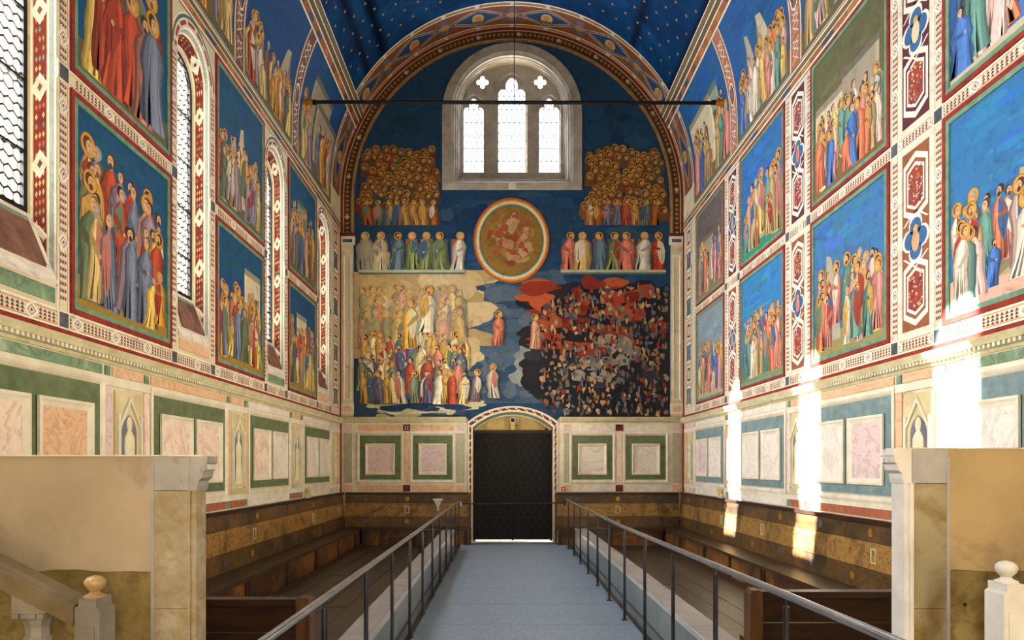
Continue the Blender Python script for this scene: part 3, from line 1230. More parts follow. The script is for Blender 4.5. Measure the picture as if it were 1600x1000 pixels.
# ------------------------------------------------------------------ floor planks
fr = random.Random(3)
for s in (-1, 1):
    xs = [1.1 + .30 * k for k in range(9)]
    for k, x in enumerate(xs):
        y = 0.2 + fr.uniform(-.9, .4)
        w = .30
        x1 = min(x + w, 3.72)
        while y < 16.35:
            L = fr.uniform(2.6, 4.2)
            y1 = min(y + L, 16.4)
            m = MB()
            g = .004
            m.box(min(s * x, s * x1) + g, max(s * x, s * x1) - g, y + g, y1 - g, -.03, fr.uniform(-.003, .003))
            m.build('floor_plank', fr.choice(['floor_wood_a', 'floor_wood_b']), floor)
            y = y1
m = MB()
m.box(-3.6, 3.6, -9, .2, -.03, 0.0)
m.build('choir_paving', 'screen_stone', floor)

# grey carpeted walkway: one run of panels
root = thing('walkway', (0, 9, 0), 'long blue-grey carpeted walkway leading to the dark door', 'walkway')
y = 16.42
ky = 0
while y > 1.2:
    y0 = y - 1.19
    z = .012
    z2 = .012
    m = MB()
    m.hexa([(-1.22, y0 + .008, -.02), (1.33, y0 + .008, -.02), (1.33, y - .008, -.02), (-1.22, y - .008, -.02),
            (-1.22, y0 + .008, z2), (1.33, y0 + .008, z2), (1.33, y - .008, z), (-1.22, y - .008, z)])
    m.build('carpet_panel', 'carpet', root)
    y = y0
m = MB()
m.box(-1.25, 1.36, 16.42, 16.46, -.02, .014)
m.build('end_trim', 'dark_steel', root)

# ------------------------------------------------------------------ dado on the side walls
BAYW = [(13.60, 15.62), (10.68, 12.64), (7.74, 9.74), (4.78, 6.72), (1.82, 3.78)]
NICHE = [(13.40 - .24, .27), (10.19, .27), (7.21, .27), (4.27, .27)]


def cornice(F, u0, u1, parent, z0=2.91, name='cornice'):
    pr = [(z0, 0), (z0, .02), (z0 + .03, .03), (z0 + .035, .05), (z0 + .065, .055), (z0 + .07, .09), (z0 + .10, .1), (z0 + .14, .12), (z0 + .14, 0)]
    m = MB()
    A = [F(u0, v, d) for v, d in pr]
    B = [F(u1, v, d) for v, d in pr]
    m.quad_loop(A, B)
    m.poly(A[::-1])
    m.poly(B)
    c = m.build(name, 'stone_dentil', parent)
    m = MB()
    t = u0 + .02
    while t < u1 - .03:
        m.fbox(F, t, t + .03, z0 + .034, z0 + .068, .05, .085)
        t += .062
    m.build('dentils', 'stone_cream', c)
    return c


def niche(F, uc, hw, wall, seed, dark):
    P = MB()
    P.fbox(F, uc - hw, uc + hw, 1.58, 2.66, 0, .02)
    n_ = P.build('painted_niche', 'niche_stone', wall)
    m = MB()
    pts = lancet(uc, hw * .55, 1.62, 2.22, hw * .8)
    m.plate(pts, [], lambda u, v: F(u, v, .024), lambda u, v: F(u, v, .0))
    m.build('niche_hollow', 'niche_shadow', n_)
    m = MB()
    # gable moulding over the hollow
    for s in (-1, 1):
        m.hexa([F(uc + s * hw * .85, 2.3, .02), F(uc + s * hw * .72, 2.3, .02), F(uc, 2.56, .02), F(uc, 2.62, .02),
                F(uc + s * hw * .85, 2.3, .045), F(uc + s * hw * .72, 2.3, .045), F(uc, 2.56, .045), F(uc, 2.62, .045)])
        m.fbox(F, uc + s * hw * .85 - .02, uc + s * hw * .85 + .02, 1.62, 2.42, .02, .045)
    m.build('niche_gable', 'stone_cream', n_)
    # plain grey-gold standing figure in low relief
    m = MB()
    lv = [(1.62, .125), (1.75, .11), (1.95, .085), (2.08, .095), (2.18, .09), (2.24, .05), (2.26, .03), (2.28, .042), (2.33, .05), (2.38, .04), (2.41, .01)]
    for (z0, w0), (z1, w1) in zip(lv, lv[1:]):
        a = [F(uc + w0 * math.cos(PI * k / 6), z0, .024 + w0 * .3 * math.sin(PI * k / 6)) for k in range(7)]
        b = [F(uc + w1 * math.cos(PI * k / 6), z1, .024 + w1 * .3 * math.sin(PI * k / 6)) for k in range(7)]
        m.quad_loop(a, b, False)
    m.build('painted_statue', 'statue_grisaille', n_, True)
    return n_


def dado_bay(F, u0, u1, wall, field, mats, z0=1.54, z1=2.69, panels=2, gap=.10):
    m = MB()
    m.fbox(F, u0, u1, z0, z1, 0, .012)
    fld = m.build('green_field' if field == 'green_field' else 'blue_field', field, wall)
    m = MB()
    m.fframe(F, u0 - .07, u1 + .07, z0 - .09, z1 + .08, [(0, 0), (0, .03), (.03, .04), (.05, .03), (.07, .012)])
    m.build('field_moulding', 'stone_cream', fld)
    w = (u1 - u0 - .14 * 2 - gap * (panels - 1)) / panels
    for k in range(panels):
        a = u0 + .14 + k * (w + gap)
        m = MB()
        m.fbox(F, a, a + w, z0 + .12, z1 - .2, .0, .02)
        p = m.build('marble_panel', mats[k % len(mats)], wall)
        m = MB()
        m.fframe(F, a, a + w, z0 + .12, z1 - .2, [(0, .01), (0, .045), (.025, .05), (.045, .035), (.08, .021)])
        m.build('panel_frame', 'stone_cream', p)


def strip_blocks(F, u0, u1, v0, v1, wall, mats, name, rng, cuts):
    """base band / frieze: alternating marble blocks separated by pale fillets"""
    for a, b, mt in cuts:
        m = MB()
        m.fbox(F, a + .02, b - .02, v0 + .02, v1 - .02, 0, .014)
        m.build(name, mt, wall)


for F, wall, s in ((FL, wall_left, -1), (FR, wall_right, 1)):
    rg = random.Random(11 + s)
    cornice(F, 1.6, YE, wall)
    m = MB()
    m.fbox(F, 1.6, YE, 3.05, 3.12, 0, .02)
    m.build('red_band', 'red_band', wall)
    m = MB()
    for v0, v1 in ((1.38, 1.46), (2.70, 2.79)):
        m.fbox(F, 1.6, YE, v0, v1, 0, .016)
    m.build('pale_fillet', 'stone_cream', wall)
    field = 'green_field' if s < 0 else 'teal_field'
    mats_list = [['marble_white', 'marble_white'], ['marble_pink', 'marble_white'], ['marble_pink', 'marble_pink'], ['marble_pink', 'marble_ochre'], ['marble_pink', 'marble_white']]
    if s > 0:
        mats_list = [['marble_white', 'marble_rose'], ['marble_white', 'marble_white'], ['marble_rose', 'marble_white'], ['marble_rose', 'marble_white'], ['marble_rose', 'marble_white']]
    frm = ['marble_white', 'marble_white', 'marble_ochre', 'marble_green', 'marble_green']
    bsm = ['marble_white', 'marble_white', 'marble_red', 'marble_ochre', 'marble_green']
    for (u0, u1), mt, fm, bm_ in zip(BAYW, mats_list, frm, bsm):
        dado_bay(F, u0, u1, wall, field, mt)
        strip_blocks(F, u0, u1, 2.78, 2.915, wall, None, 'frieze_block', rg, [(u0 - .06, u1 + .06, fm)])
        strip_blocks(F, u0, u1, 1.25, 1.40, wall, None, 'base_block', rg, [(u0 - .06, u1 + .06, bm_)])
    gaps = [(12.64, 13.60), (9.74, 10.68), (6.72, 7.74), (3.78, 4.78)]
    for k, (g0, g1) in enumerate(gaps):
        uc = (g0 + g1) / 2
        niche(F, uc, .255, wall, k, None)
        for a, b in ((g0 + .085, g0 + .20), (g1 - .20, g1 - .085)):
            m = MB()
            m.fbox(F, a, b, 1.48, 2.69, 0, .018)
            m.build('marble_pilaster', rg.choice(['marble_pink', 'marble_ochre', 'marble_rose']), wall)
        for v0, v1, mm in ((2.78, 2.915, 'marble_ochre'), (1.25, 1.40, 'marble_red')):
            strip_blocks(F, 0, 0, v0, v1, wall, None, 'frieze_block' if v0 > 2 else 'base_block', rg,
                         [(g0 + .07, g0 + .2, 'marble_green'), (g0 + .2, g1 - .2, mm), (g1 - .2, g1 - .07, 'marble_green')])
        m = MB()
        m.fbox(F, uc - .27, uc + .27, 1.47, 1.55, 0, .03)
        m.build('niche_sill', 'stone_dentil', wall)
    niche(F, 16.14, .2, wall, 9, None)
    m = MB()
    m.fbox(F, 16.42, 16.60, 1.48, 2.69, 0, .018)
    m.build('marble_pilaster', 'marble_ochre', wall)
    strip_blocks(F, 0, 0, 2.78, 2.915, wall, None, 'frieze_block', rg, [(15.72, 16.62, 'marble_rose')])
    strip_blocks(F, 0, 0, 1.25, 1.40, wall, None, 'base_block', rg, [(15.72, 16.62, 'marble_rose')])

# ------------------------------------------------------------------ painted scenes and borders on the side walls
BLUE_L, BLUE_R = (18, 74, 112), (48, 104, 150)
GROUND_L, GROUND_R = (150, 118, 46), (126, 128, 84)

LSP = [(WINY[k] + .63, WINY[k + 1] - .63) for k in range(4)]
lab_low = ['lower scene nearest the viewer on the left wall, mostly outside the picture',
           'lower scene beside the leftmost window, blue sky over golden and grey robes',
           'lower scene of the left wall with a pink building',
           'lower scene of the left wall closest to the far corner']
lab_up = ['upper scene nearest the viewer on the left wall, mostly outside the picture',
          'upper scene beside the leftmost window, robed figures against blue',
          'upper scene of the left wall with pale rocks',
          'upper scene of the left wall closest to the far corner']
cfg_low = [dict(rows=2), dict(rows=3, hfac=.56, rocks=0), dict(rows=2, hfac=.45, bld=1, rocks=0), dict(rows=2, hfac=.5, bld=1, rocks=0)]
cfg_up = [dict(rows=2), dict(rows=1, hfac=.72, rocks=0, bld=0), dict(rows=2, hfac=.42, rocks=2), dict(rows=2, hfac=.5, rocks=0, bld=1)]
for k, (u0, u1) in enumerate(LSP):
    framed_picture(wall_left, FL, u0, u1, 3.29, 5.36, 40 + k, lab_low[k], sky=BLUE_L, ground=GROUND_L, pal=PAL_L, **cfg_low[k])
    framed_picture(wall_left, FL, u0, u1, 5.52, 7.60, 60 + k, lab_up[k], sky=BLUE_L, ground=(96, 92, 60), pal=PAL_L, **cfg_up[k])
RSP = [(13.60, 15.58), (10.68, 12.70), (7.78, 9.78), (4.84, 6.84), (1.9, 3.9)]
labr_low = ['lower scene of the right wall closest to the far corner, faded grey',
            'lower scene of the right wall, second from the far corner',
            'lower scene of the right wall with bright blue sky and pale rock',
            'lower scene cut by the right picture edge, pinkish ground under blue',
            'lower scene nearest the viewer on the right wall']
labr_up = ['upper scene of the right wall closest to the far corner, dark interior',
           'upper scene of the right wall, second from the far corner, blue over green',
           'upper scene of the right wall with olive and red interior',
           'upper scene at the top right picture edge with pale ground',
           'upper scene nearest the viewer on the right wall']
for k, (u0, u1) in enumerate(RSP):
    skyl = [(124, 138, 146), (48, 118, 168), (56, 110, 156), (48, 110, 160), BLUE_R][k]
    grl = [(170, 160, 120), (120, 130, 90), (140, 132, 80), (206, 166, 146), GROUND_R][k]
    c1 = [dict(rows=2, hfac=.45, rocks=0), dict(rows=2, hfac=.46, rocks=0), dict(rows=2, hfac=.44, rocks=1), dict(rows=2, hfac=.4, rocks=2), dict()][k]
    framed_picture(wall_right, FR, u0, u1, 3.29, 5.36, 80 + k, labr_low[k], sky=skyl, ground=grl, pal=PAL_R, **c1)
    skyu = [(96, 84, 84), (38, 100, 160), (92, 92, 60), (44, 92, 148), BLUE_R][k]
    gru = [(120, 116, 84), (40, 130, 100), (120, 92, 50), (186, 178, 150), GROUND_R][k]
    c2 = [dict(rows=1, hfac=.5, rocks=0, bld=1), dict(rows=1, hfac=.6, rocks=1), dict(rows=2, hfac=.42, rocks=0, bld=2), dict(rows=1, hfac=.6, rocks=1), dict()][k]
    framed_picture(wall_right, FR, u0, u1, 5.52, 7.60, 100 + k, labr_up[k], sky=skyu, ground=gru, pal=PAL_R, **c2)

# long horizontal border strips
for F, wall in ((FL, wall_left), (FR, wall_right)):
    for v0, v1, sd in ((3.12, 3.29, 1), (5.36, 5.52, 2)):
        if F is FL and v0 > 4:
            for (u0, u1) in LSP:
                P = Paint(F, sd)
                mosaic_strip(P, u0, u1, v0, v1, True)
                P.build('mosaic_border', wall)
        else:
            P = Paint(F, sd)
            mosaic_strip(P, 2.0, 15.78, v0, v1, True)
            P.build('mosaic_border', wall)
    # upper cornice strip: pale lines, ochre and orange inlay
    P = Paint(F, 3)
    P.rect(2.0, YE, 7.60, 7.90, (112, 92, 56))
    P.up()
    P.rect(2.0, YE, 7.62, 7.66, IVORY)
    P.rect(2.0, YE, 7.75, 7.77, IVORY)
    P.rect(2.0, YE, 7.85, 7.88, IVORY)
    t = 2.0
    k = 0
    while t < YE:
        P.rect(t, min(t + .3, YE), 7.675, 7.74, [(170, 96, 44), (60, 72, 92), (150, 84, 40), (186, 120, 60)][k % 4])
        t += .34
        k += 1
    P.build('inlay_border', wall)

# vertical borders beside the windows, spandrels
for k, y in enumerate(WINY):
    for a, b in ((y - .63, y - .46), (y + .46, y + .63)):
        P = Paint(FL, 200 + k)
        mosaic_strip(P, a, b, 3.29, 7.0, False)
        P.build('mosaic_border', wall_left)
    # arch ring
    P = Paint(FL, 210 + k)
    n = 26
    for (r0, r1, c) in ((.462, .485, IVORY), (.485, .535, (150, 70, 50)), (.535, .56, IVORY), (.56, .60, (88, 104, 84)), (.60, .625, IVORY)):
        for i in range(n):
            a, b = PI * i / n, PI * (i + 1) / n
            cc = c if c != (150, 70, 50) or i % 4 else (220, 210, 190)
            P.poly([(y + r0 * math.cos(a), 7.0 + r0 * math.sin(a)), (y + r1 * math.cos(a), 7.0 + r1 * math.sin(a)),
                    (y + r1 * math.cos(b), 7.0 + r1 * math.sin(b)), (y + r0 * math.cos(b), 7.0 + r0 * math.sin(b))], cc)
    P.build('arch_border', wall_left)

# dark inlaid squares where the borders cross
for F, wall, us in ((FL, wall_left, [y + d for y in WINY for d in (-.545, .545)]),
                    (FR, wall_right, [u for k in range(4) for u in (RSP[k + 1][1] + .085, RSP[k][0] - .085)])):
    for u in us:
        for v0, v1 in ((3.14, 3.27), (5.375, 5.505)):
            m = MB()
            m.fbox(F, u - .085, u + .085, v0 - .018, v1 + .018, 0, .008)
            fr_ = m.build('crossing_block', 'stone_cream', wall)
            m = MB()
            m.fbox(F, u - .06, u + .06, v0, v1, .008, .012)
            m.build('corner_inlay', 'slate', fr_)

# ornament bands between the right wall's scenes
for k in range(4):
    g0, g1 = RSP[k + 1][1], RSP[k][0]
    for tier, (v0, v1) in enumerate(((3.29, 5.36), (5.52, 7.60))):
        P = Paint(FR, 300 + k * 2 + tier)
        mosaic_strip(P, g0, g0 + .17, v0, v1, False, .5)
        P.L = 0
        mosaic_strip(P, g1 - .17, g1, v0, v1, False, .5)
        P.L = 0
        a, b = g0 + .17, g1 - .17
        P.rect(a, b, v0, v1, (220, 206, 182))
        P.up()
        a, b = a + .06, b - .06
        base = (140, 84, 52) if tier == 0 else (84, 36, 44)
        P.rect(a, b, v0 + .06, v1 - .06, base)
        P.up()
        uc, vc, hw, H = (a + b) / 2, (v0 + v1) / 2, (b - a) / 2, (v1 - v0 - .12)
        # two long hexagons and a roundel in the middle, with crossing white fillets
        for c in (v0 + .06 + H * .21, v1 - .06 - H * .21):
            hh = H * .19
            for sc, col in ((1.0, IVORY), (.82, base), (.7, IVORY), (.6, (150, 60, 44))):
                P.poly([(uc - hw * .9 * sc, c - hh * .72 * sc), (uc, c - hh * sc), (uc + hw * .9 * sc, c - hh * .72 * sc),
                        (uc + hw * .9 * sc, c + hh * .72 * sc), (uc, c + hh * sc), (uc - hw * .9 * sc, c + hh * .72 * sc)], col)
                P.up()
            for _ in range(60):
                uu, vv = P.rng.uniform(-.5, .5) * hw, P.rng.uniform(-.55, .55) * hh
                P.disc(uc + uu, c + vv, .014, P.rng.choice([(206, 190, 150), (40, 60, 120), (196, 120, 60), (60, 90, 70), (220, 210, 190)]), 5)
            P.L -= 3
        for sg in (-1, 1):
            for s2 in (-1, 1):
                P.poly([(uc - sg * hw * .95, vc + s2 * H * .09), (uc - sg * hw * .8, vc + s2 * H * .09), (uc + sg * hw * .1, vc + s2 * .16 * H), (uc - sg * hw * .05, vc + s2 * .16 * H)], IVORY)
        P.up()
        for sc, col in ((1.0, IVORY), (.84, (56, 96, 140))):
            for q in range(4):
                P.disc(uc + .42 * hw * sc * math.cos(q * PI / 2) * 1.2, vc + .42 * hw * sc * 1.5 * math.sin(q * PI / 2), hw * .5 * sc, col, 12, jit=0)
            P.up()
        P.disc(uc, vc - .1 * hw, hw * .3, P.rng.choice([(190, 150, 110), (196, 120, 100), (206, 190, 150)]), 9, rv=hw * .5)
        P.up()
        P.disc(uc, vc + .45 * hw, hw * .17, (206, 160, 70), 9)
        P.build('ornament_band', wall_right)

# corner strips of the end band on the side walls
for F, wall in ((FL, wall_left), (FR, wall_right)):
    for tier, (v0, v1) in enumerate(((3.29, 5.36), (5.40, 7.60))):
        P = Paint(F, 330 + tier)
        P.rect(15.78, 16.66, v0, v1, (176, 160, 124))
        P.up()
        P.rect(15.80, 15.94, v0, v1, (206, 196, 166))
        P.rect(16.52, 16.60, v0, v1, (206, 196, 166))
        P.up()
        for k in range(4):
            vc = v0 + (v1 - v0) * (k + .5) / 4
            H = (v1 - v0) / 4
            if k % 2 == 0:
                P.poly([(15.98, vc), (16.06, vc - H * .42), (16.23, vc - H * .48), (16.40, vc - H * .42), (16.48, vc),
                        (16.40, vc + H * .42), (16.23, vc + H * .48), (16.06, vc + H * .42)], IVORY)
                P.up()
                P.rect(16.05, 16.41, vc - H * .36, vc + H * .36, (70, 96, 122))
                P.up()
                P.robed(16.23, vc - H * .36, H * .66, P.rng.choice(PAL_L), True, 0, 1.2)
                P.L = 2
            else:
                P.rect(16.04, 16.42, vc - H * .4, vc + H * .4, (214, 200, 172))
                P.up()
                P.rect(16.10, 16.36, vc - H * .3, vc + H * .3, MAROON)
                P.up()
                P.rect(16.14, 16.32, vc - H * .2, vc + H * .2, (190, 180, 158))
                P.L = 2
        P.build('corner_ornament', wall)
    m = MB()
    m.fbox(F, 16.63, 16.72, 1.26, 7.6, 0, .03)
    m.build('red_corner_band', 'red_band', wall)

# upper tier on wall top and lower vault
UB = [13.05, 10.30, 7.55, 4.8]
UP = [(13.26, 15.75), (10.51, 12.84), (7.76, 10.09), (5.01, 7.34)]
VTOP = 10.2
for F, wall, pal, sd in ((FL, ceiling, PAL_L, 400), (FR, ceiling, PAL_R, 450)):
    side = 'left' if F is FL else 'right'
    for k, (u0, u1) in enumerate(UP):
        P = Paint(F, sd + k, base=.004)
        c = [dict(rows=1, hfac=.5, rocks=0, bld=2), dict(rows=1, hfac=.42, rocks=2), dict(rows=1, hfac=.45, rocks=0, bld=2), dict(rows=1, hfac=.5, rocks=1)][k]
        picture(P, u0, u1, 7.92, VTOP, sky=(14, 68, 118) if F is FL else (24, 84, 142), ground=(96, 90, 66), pal=pal, halo=.6, **c)
        P.build('fresco_panel', wall, ['top-tier scene on the %s closest to the far wall, below the starry vault',
                                       'top-tier scene on the %s between two brown knotwork bands',
                                       'top-tier scene on the %s above the middle of the wall',
                                       'top-tier scene on the %s nearest the viewer'][k] % side)
    for k, u in enumerate(UB):
        P = Paint(F, sd + 20 + k, base=.006)
        P.rect(u - .21, u + .21, 7.9, VTOP, (150, 112, 56))
        P.up()
        P.rect(u - .19, u - .165, 7.9, VTOP, IVORY)
        P.rect(u + .165, u + .19, 7.9, VTOP, IVORY)
        P.rect(u - .135, u + .135, 7.9, VTOP, (112, 70, 62) if F is FL else (170, 104, 80))
        P.up()
        for q in range(5):
            vc = 8.15 + q * .42
            if q == 2:
                for sc, c in ((1, IVORY), (.8, (40, 66, 110))):
                    P.poly([(u - .13 * sc, vc), (u - .09 * sc, vc - .17 * sc), (u, vc - .23 * sc), (u + .09 * sc, vc - .17 * sc), (u + .13 * sc, vc),
                            (u + .09 * sc, vc + .17 * sc), (u, vc + .23 * sc), (u - .09 * sc, vc + .17 * sc)], c)
                    P.up()
                P.robed(u, vc - .17, .34, (150, 100, 60), True)
                P.L = 2
            else:
                for sg in (-1, 1):
                    for a, b in (((-.1, -.16), (.1, -.02)), ((.1, -.02), (-.1, .1)), ((-.1, .1), (.1, .18))):
                        w = .014
                        P.poly([(u + sg * a[0], vc + a[1] - w), (u + sg * b[0], vc + b[1] - w), (u + sg * b[0], vc + b[1] + w), (u + sg * a[0], vc + a[1] + w)], (206, 196, 176))
        P.build('knotwork_band', wall)
    # long rib stripes between the top tier and the stars
    P = Paint(F, sd + 40, base=.012)
    for a, b, c in ((0, .04, IVORY), (.04, .17, (150, 92, 44)), (.17, .20, IVORY), (.20, .30, (96, 78, 44)), (.30, .325, IVORY), (.325, .43, (112, 96, 56)), (.43, .45, IVORY)):
        P.rect(3.0, YE, VTOP + a, VTOP + b, c)
    P.up()
    t = 3.2
    while t < YE - .3:
        P.rect(t, t + .25, VTOP + .06, VTOP + .15, P.rng.choice([(60, 74, 92), (180, 110, 50), (110, 64, 40)]))
        t += .55
    P.build('inlay_border', wall)

# end band of the vault: lozenges with heads, right round the arch
P = Paint(FL, 480, base=.006)


class VaultFrame:
    k = 'V'

    def __call__(self, u, v, d=0.0):
        r = 4.2 - d
        i = math.floor(v / .03 + 1e-9)
        f = v / .03 - i
        a, b = i * .03, (i + 1) * .03
        return (-r * (math.cos(a) * (1 - f) + math.cos(b) * f), u, 8.43 + r * (math.sin(a) * (1 - f) + math.sin(b) * f))


P.F = VaultFrame()
Y0, Y1 = 15.77, 16.72
t0, t1 = math.radians(-6), math.radians(186)


def vrect(u0, u1, a0, a1, c, n=60):
    for i in range(n):
        p, q = a0 + (a1 - a0) * i / n, a0 + (a1 - a0) * (i + 1) / n
        P.poly([(u0, p), (u1, p), (u1, q), (u0, q)], c, 0)


A0, A1 = 0.0, PI
vrect(Y0, Y1, A0, A1, (116, 66, 36))
P.up()
for a, b, c in ((0, .035, IVORY), (.035, .12, (150, 108, 50)), (.12, .145, IVORY), (.80, .825, IVORY), (.825, .90, (150, 100, 50)), (.90, .915, IVORY)):
    vrect(Y0 + a, Y0 + b, A0, A1, c)
P.up()
ucb = Y0 + .475
nl = 8
for k in range(nl):
    ac = PI * (k + .5) / nl
    da = PI / nl * .46
    for sc, c in ((1, (190, 178, 150)), (.93, (84, 64, 56)), (.8, (180, 168, 142)), (.74, (30, 58, 104))):
        pts = []
        for j in range(16):
            t = 2 * PI * j / 16
            rr = (1.0 if j % 4 == 0 else (.72 if j % 2 == 0 else .78))
            pts.append((ucb + .31 * sc * rr * math.sin(t), ac + da * sc * rr * math.cos(t)))
        P.poly(pts, c, 0)
        P.up()
    P.poly([(ucb + .17 * math.cos(2 * PI * j / 12) + .02, ac + .035 * math.sin(2 * PI * j / 12)) for j in range(12)], (196, 148, 60))
    P.up()
    P.poly([(ucb + .09 * math.cos(2 * PI * j / 10), ac + .02 * math.sin(2 * PI * j / 10)) for j in range(10)], (166, 120, 84))
    P.poly([(ucb + .20, ac - .045), (ucb + .20, ac + .045), (ucb + .10, ac + .028), (ucb + .10, ac - .028)], P.rng.choice([(150, 70, 40), (110, 104, 70), (160, 120, 90)]))
    P.L -= 5
    if k < nl - 1:
        am = PI * (k + 1) / nl
        for dx_, dy_ in ((.16, 0), (-.16, 0), (0, .035), (0, -.035)):
            P.poly([(ucb + dx_ + .1 * math.cos(2 * PI * j / 10), am + dy_ + .024 * math.sin(2 * PI * j / 10)) for j in range(10)], (84, 96, 116))
        P.up()
        P.poly([(ucb + .1 * math.cos(2 * PI * j / 10), am + .03 * math.sin(2 * PI * j / 10)) for j in range(10)], (176, 120, 60))
        P.L -= 1
for k in range(2 * nl + 1):
    a = PI * k / (2 * nl)
    for yy in (Y0 + .08, Y0 + .86):
        P.poly([(yy - .06, a), (yy, a - .016), (yy + .06, a), (yy, a + .016)], (206, 190, 160))
P.build('medallion_band', ceiling, 'brown band of pointed medallions arching along the end of the vault')

# stars
P = Paint(FL, 490, base=.004)
P.F = VaultFrame()
sr = random.Random(5)
y = 6.0
row = 0
while y < 15.6:
    a = math.radians(32) + (row % 2) * .04
    while a < math.radians(148):
        R = .042
        pts = []
        for j in range(16):
            rr = R if j % 2 == 0 else R * .38
            t = 2 * PI * j / 16
            pts.append((y + rr * math.cos(t), a + rr / 4.2 * math.sin(t)))
        P.poly(pts, (176, 130, 66))
        a += .082
    y += .345
    row += 1
P.build('stars', ceiling, 'rows of small gold stars on the blue vault', 'stuff')

# ------------------------------------------------------------------ far wall painting (a plain generic stand-in in the same colours)
def ex(x):
    return (x - 800) / 63.8


def ez(y):
    return 1.88 + (729 - y) / 63.8


# ground: dark blue sky in a round-headed field, then mottled colour zones; everything kept inside the arch
def inside(u, v, mrg=0.0):
    if abs(u) > 3.88 - mrg:
        return False
    if v > 8.43:
        if math.hypot(u, v - 8.43) > 3.88 - mrg:
            return False
    if abs(u) < 1.73 + mrg and v > 8.63 - mrg and (v < WZC or math.hypot(u, v - WZC) < 1.73 + mrg):
        return False
    if abs(u - DX) < 1.12 + mrg and v < 3.4 + mrg:
        if math.hypot(u - DX, v - 1.6) < 1.8 + mrg:
            return False
    return v > 3.05 + mrg


P = Paint(FE, 500, base=.004, step=.00001)
R_ = 3.9
Pbg = [(-R_, 3.06), (R_, 3.06)] + [(R_ * math.cos(PI * i / 40), 8.43 + R_ * math.sin(PI * i / 40)) for i in range(41)]
m = MB()
hol = [warch(1.69, 8.66), ]
dn = [(x + DX, z) for x, z in seg_arch(1.09, 2.9, 2.98, .38)]
# background as a plate with the window cut out (the door arch bites from below)
bgpts = [(-R_, 3.06), (DX - 1.1, 3.06)] + [p for p in reversed(dn[2:])] + [(DX + 1.1, 3.06), (R_, 3.06)] + Pbg[2:]
tris = tessellate_polygon([[Vector((p[0], p[1], 0)) for p in l] for l in [bgpts] + hol])
flat = bgpts + hol[0]
for t in tris:
    P.poly([flat[i] for i in t], (26, 62, 92), 0)
P.up()
for x0, x1, y0, y1, c in ((553, 735, 425, 560, (184, 160, 116)), (735, 850, 440, 630, (62, 82, 102)), (880, 1046, 448, 655, (36, 36, 42)), (553, 728, 560, 655, (46, 66, 92)), (850, 880, 448, 640, (50, 54, 62))):
    P.rect(ex(x0), ex(x1), ez(y1), ez(y0), c, 9)
P.up()
rg = random.Random(77)


def zone(x0, x1, y0, y1, n, cols, a=(.15, .5), b=(.06, .2), mrg=None):
    for _ in range(n):
        u, v = rg.uniform(ex(x0), ex(x1)), rg.uniform(ez(y1), ez(y0))
        aa, bb = rg.uniform(*a), rg.uniform(*b)
        if all(inside(u + sx * aa * 1.25, v + sy * bb * 1.25) for sx in (-1, 0, 1) for sy in (-1, 0, 1)):
            P.blob(u, v, aa, bb, rg.choice(cols), 16)
            P.up()


zone(556, 1044, 80, 240, 120, [(20, 58, 84), (16, 48, 74), (28, 72, 98), (24, 66, 84)])
zone(556, 1044, 300, 440, 120, [(20, 58, 98), (28, 68, 106), (46, 76, 98), (18, 52, 88)])
zone(640, 870, 430, 646, 240, [(56, 78, 100), (70, 92, 112), (44, 68, 94), (84, 100, 114)])
zone(800, 880, 530, 600, 14, [(136, 140, 136), (120, 128, 130)], (.2, .4), (.15, .3))
zone(554, 750, 420, 575, 130, [(188, 164, 118), (176, 150, 104), (196, 174, 130), (168, 140, 96)], (.2, .55), (.1, .28))
zone(552, 620, 395, 460, 22, [(180, 156, 112), (170, 146, 104)], (.2, .45), (.12, .25))
zone(826, 1046, 445, 652, 170, [(30, 34, 42), (22, 26, 34), (44, 48, 56), (36, 30, 34)], (.2, .5), (.12, .3))
zone(836, 1040, 440, 560, 46, [(140, 46, 26), (164, 62, 34), (120, 36, 24), (176, 84, 44)], (.15, .5), (.06, .2))
zone(900, 990, 530, 590, 12, [(150, 142, 124), (128, 124, 116)], (.15, .4), (.1, .2))
zone(552, 760, 628, 652, 30, [(196, 186, 150), (176, 164, 120), (206, 198, 170)], (.12, .4), (.03, .08))
zone(556, 740, 606, 640, 22, [(28, 56, 92), (24, 48, 80)], (.2, .5), (.05, .1))
LZ = P.L
# clusters of gold discs with small heads, both sides of the window
for x0, x1 in ((554, 686), (912, 1046)):
    yy = 236
    row = 0
    while yy < 338:
        xx = x0 + (row % 2) * 6
        while xx < x1:
            u, v = ex(xx + rg.uniform(-3, 3)), ez(yy + rg.uniform(-2.5, 2.5) + 5 * math.sin(xx * .07 + row))
            k = rg.uniform(.85, 1.12)
            if inside(u, v, .13) and rg.random() < .9:
                robe = [(116, 66, 30), (92, 66, 46), (124, 50, 34), (66, 74, 62), (84, 60, 40)][int(xx / 27 + row * .2) % 5]
                P.poly([(u - .13 * k, v - .26), (u + .13 * k, v - .26), (u + .11 * k, v - .02), (u, v + .02), (u - .11 * k, v - .02)], robe, .2)
                P.up()
                P.disc(u, v, .105 * k, (96, 62, 20), 12, jit=.2)
                P.up()
                P.disc(u, v + .004, .092 * k, (164, 114, 34), 12, jit=.25)
                P.up()
                P.disc(u - .008, v - .008, .064 * k, (60, 40, 26), 8)
                P.up()
                P.disc(u + rg.choice((-.014, .014)), v - .02, .046 * k, (176, 132, 92), 8)
                P.up()
            xx += 12.0
        yy += 10.5
        row += 1
    for k in range(9):
        xx = x0 + (x1 - x0) * (k + .5) / 9
        u, v = ex(xx), ez(352)
        if inside(u, v, .2):
            P.robed(u, v, .62, rg.choice([(150, 84, 34), (110, 116, 96), (166, 70, 44), (176, 130, 70), (96, 100, 110)]), True, 0, 1.3)
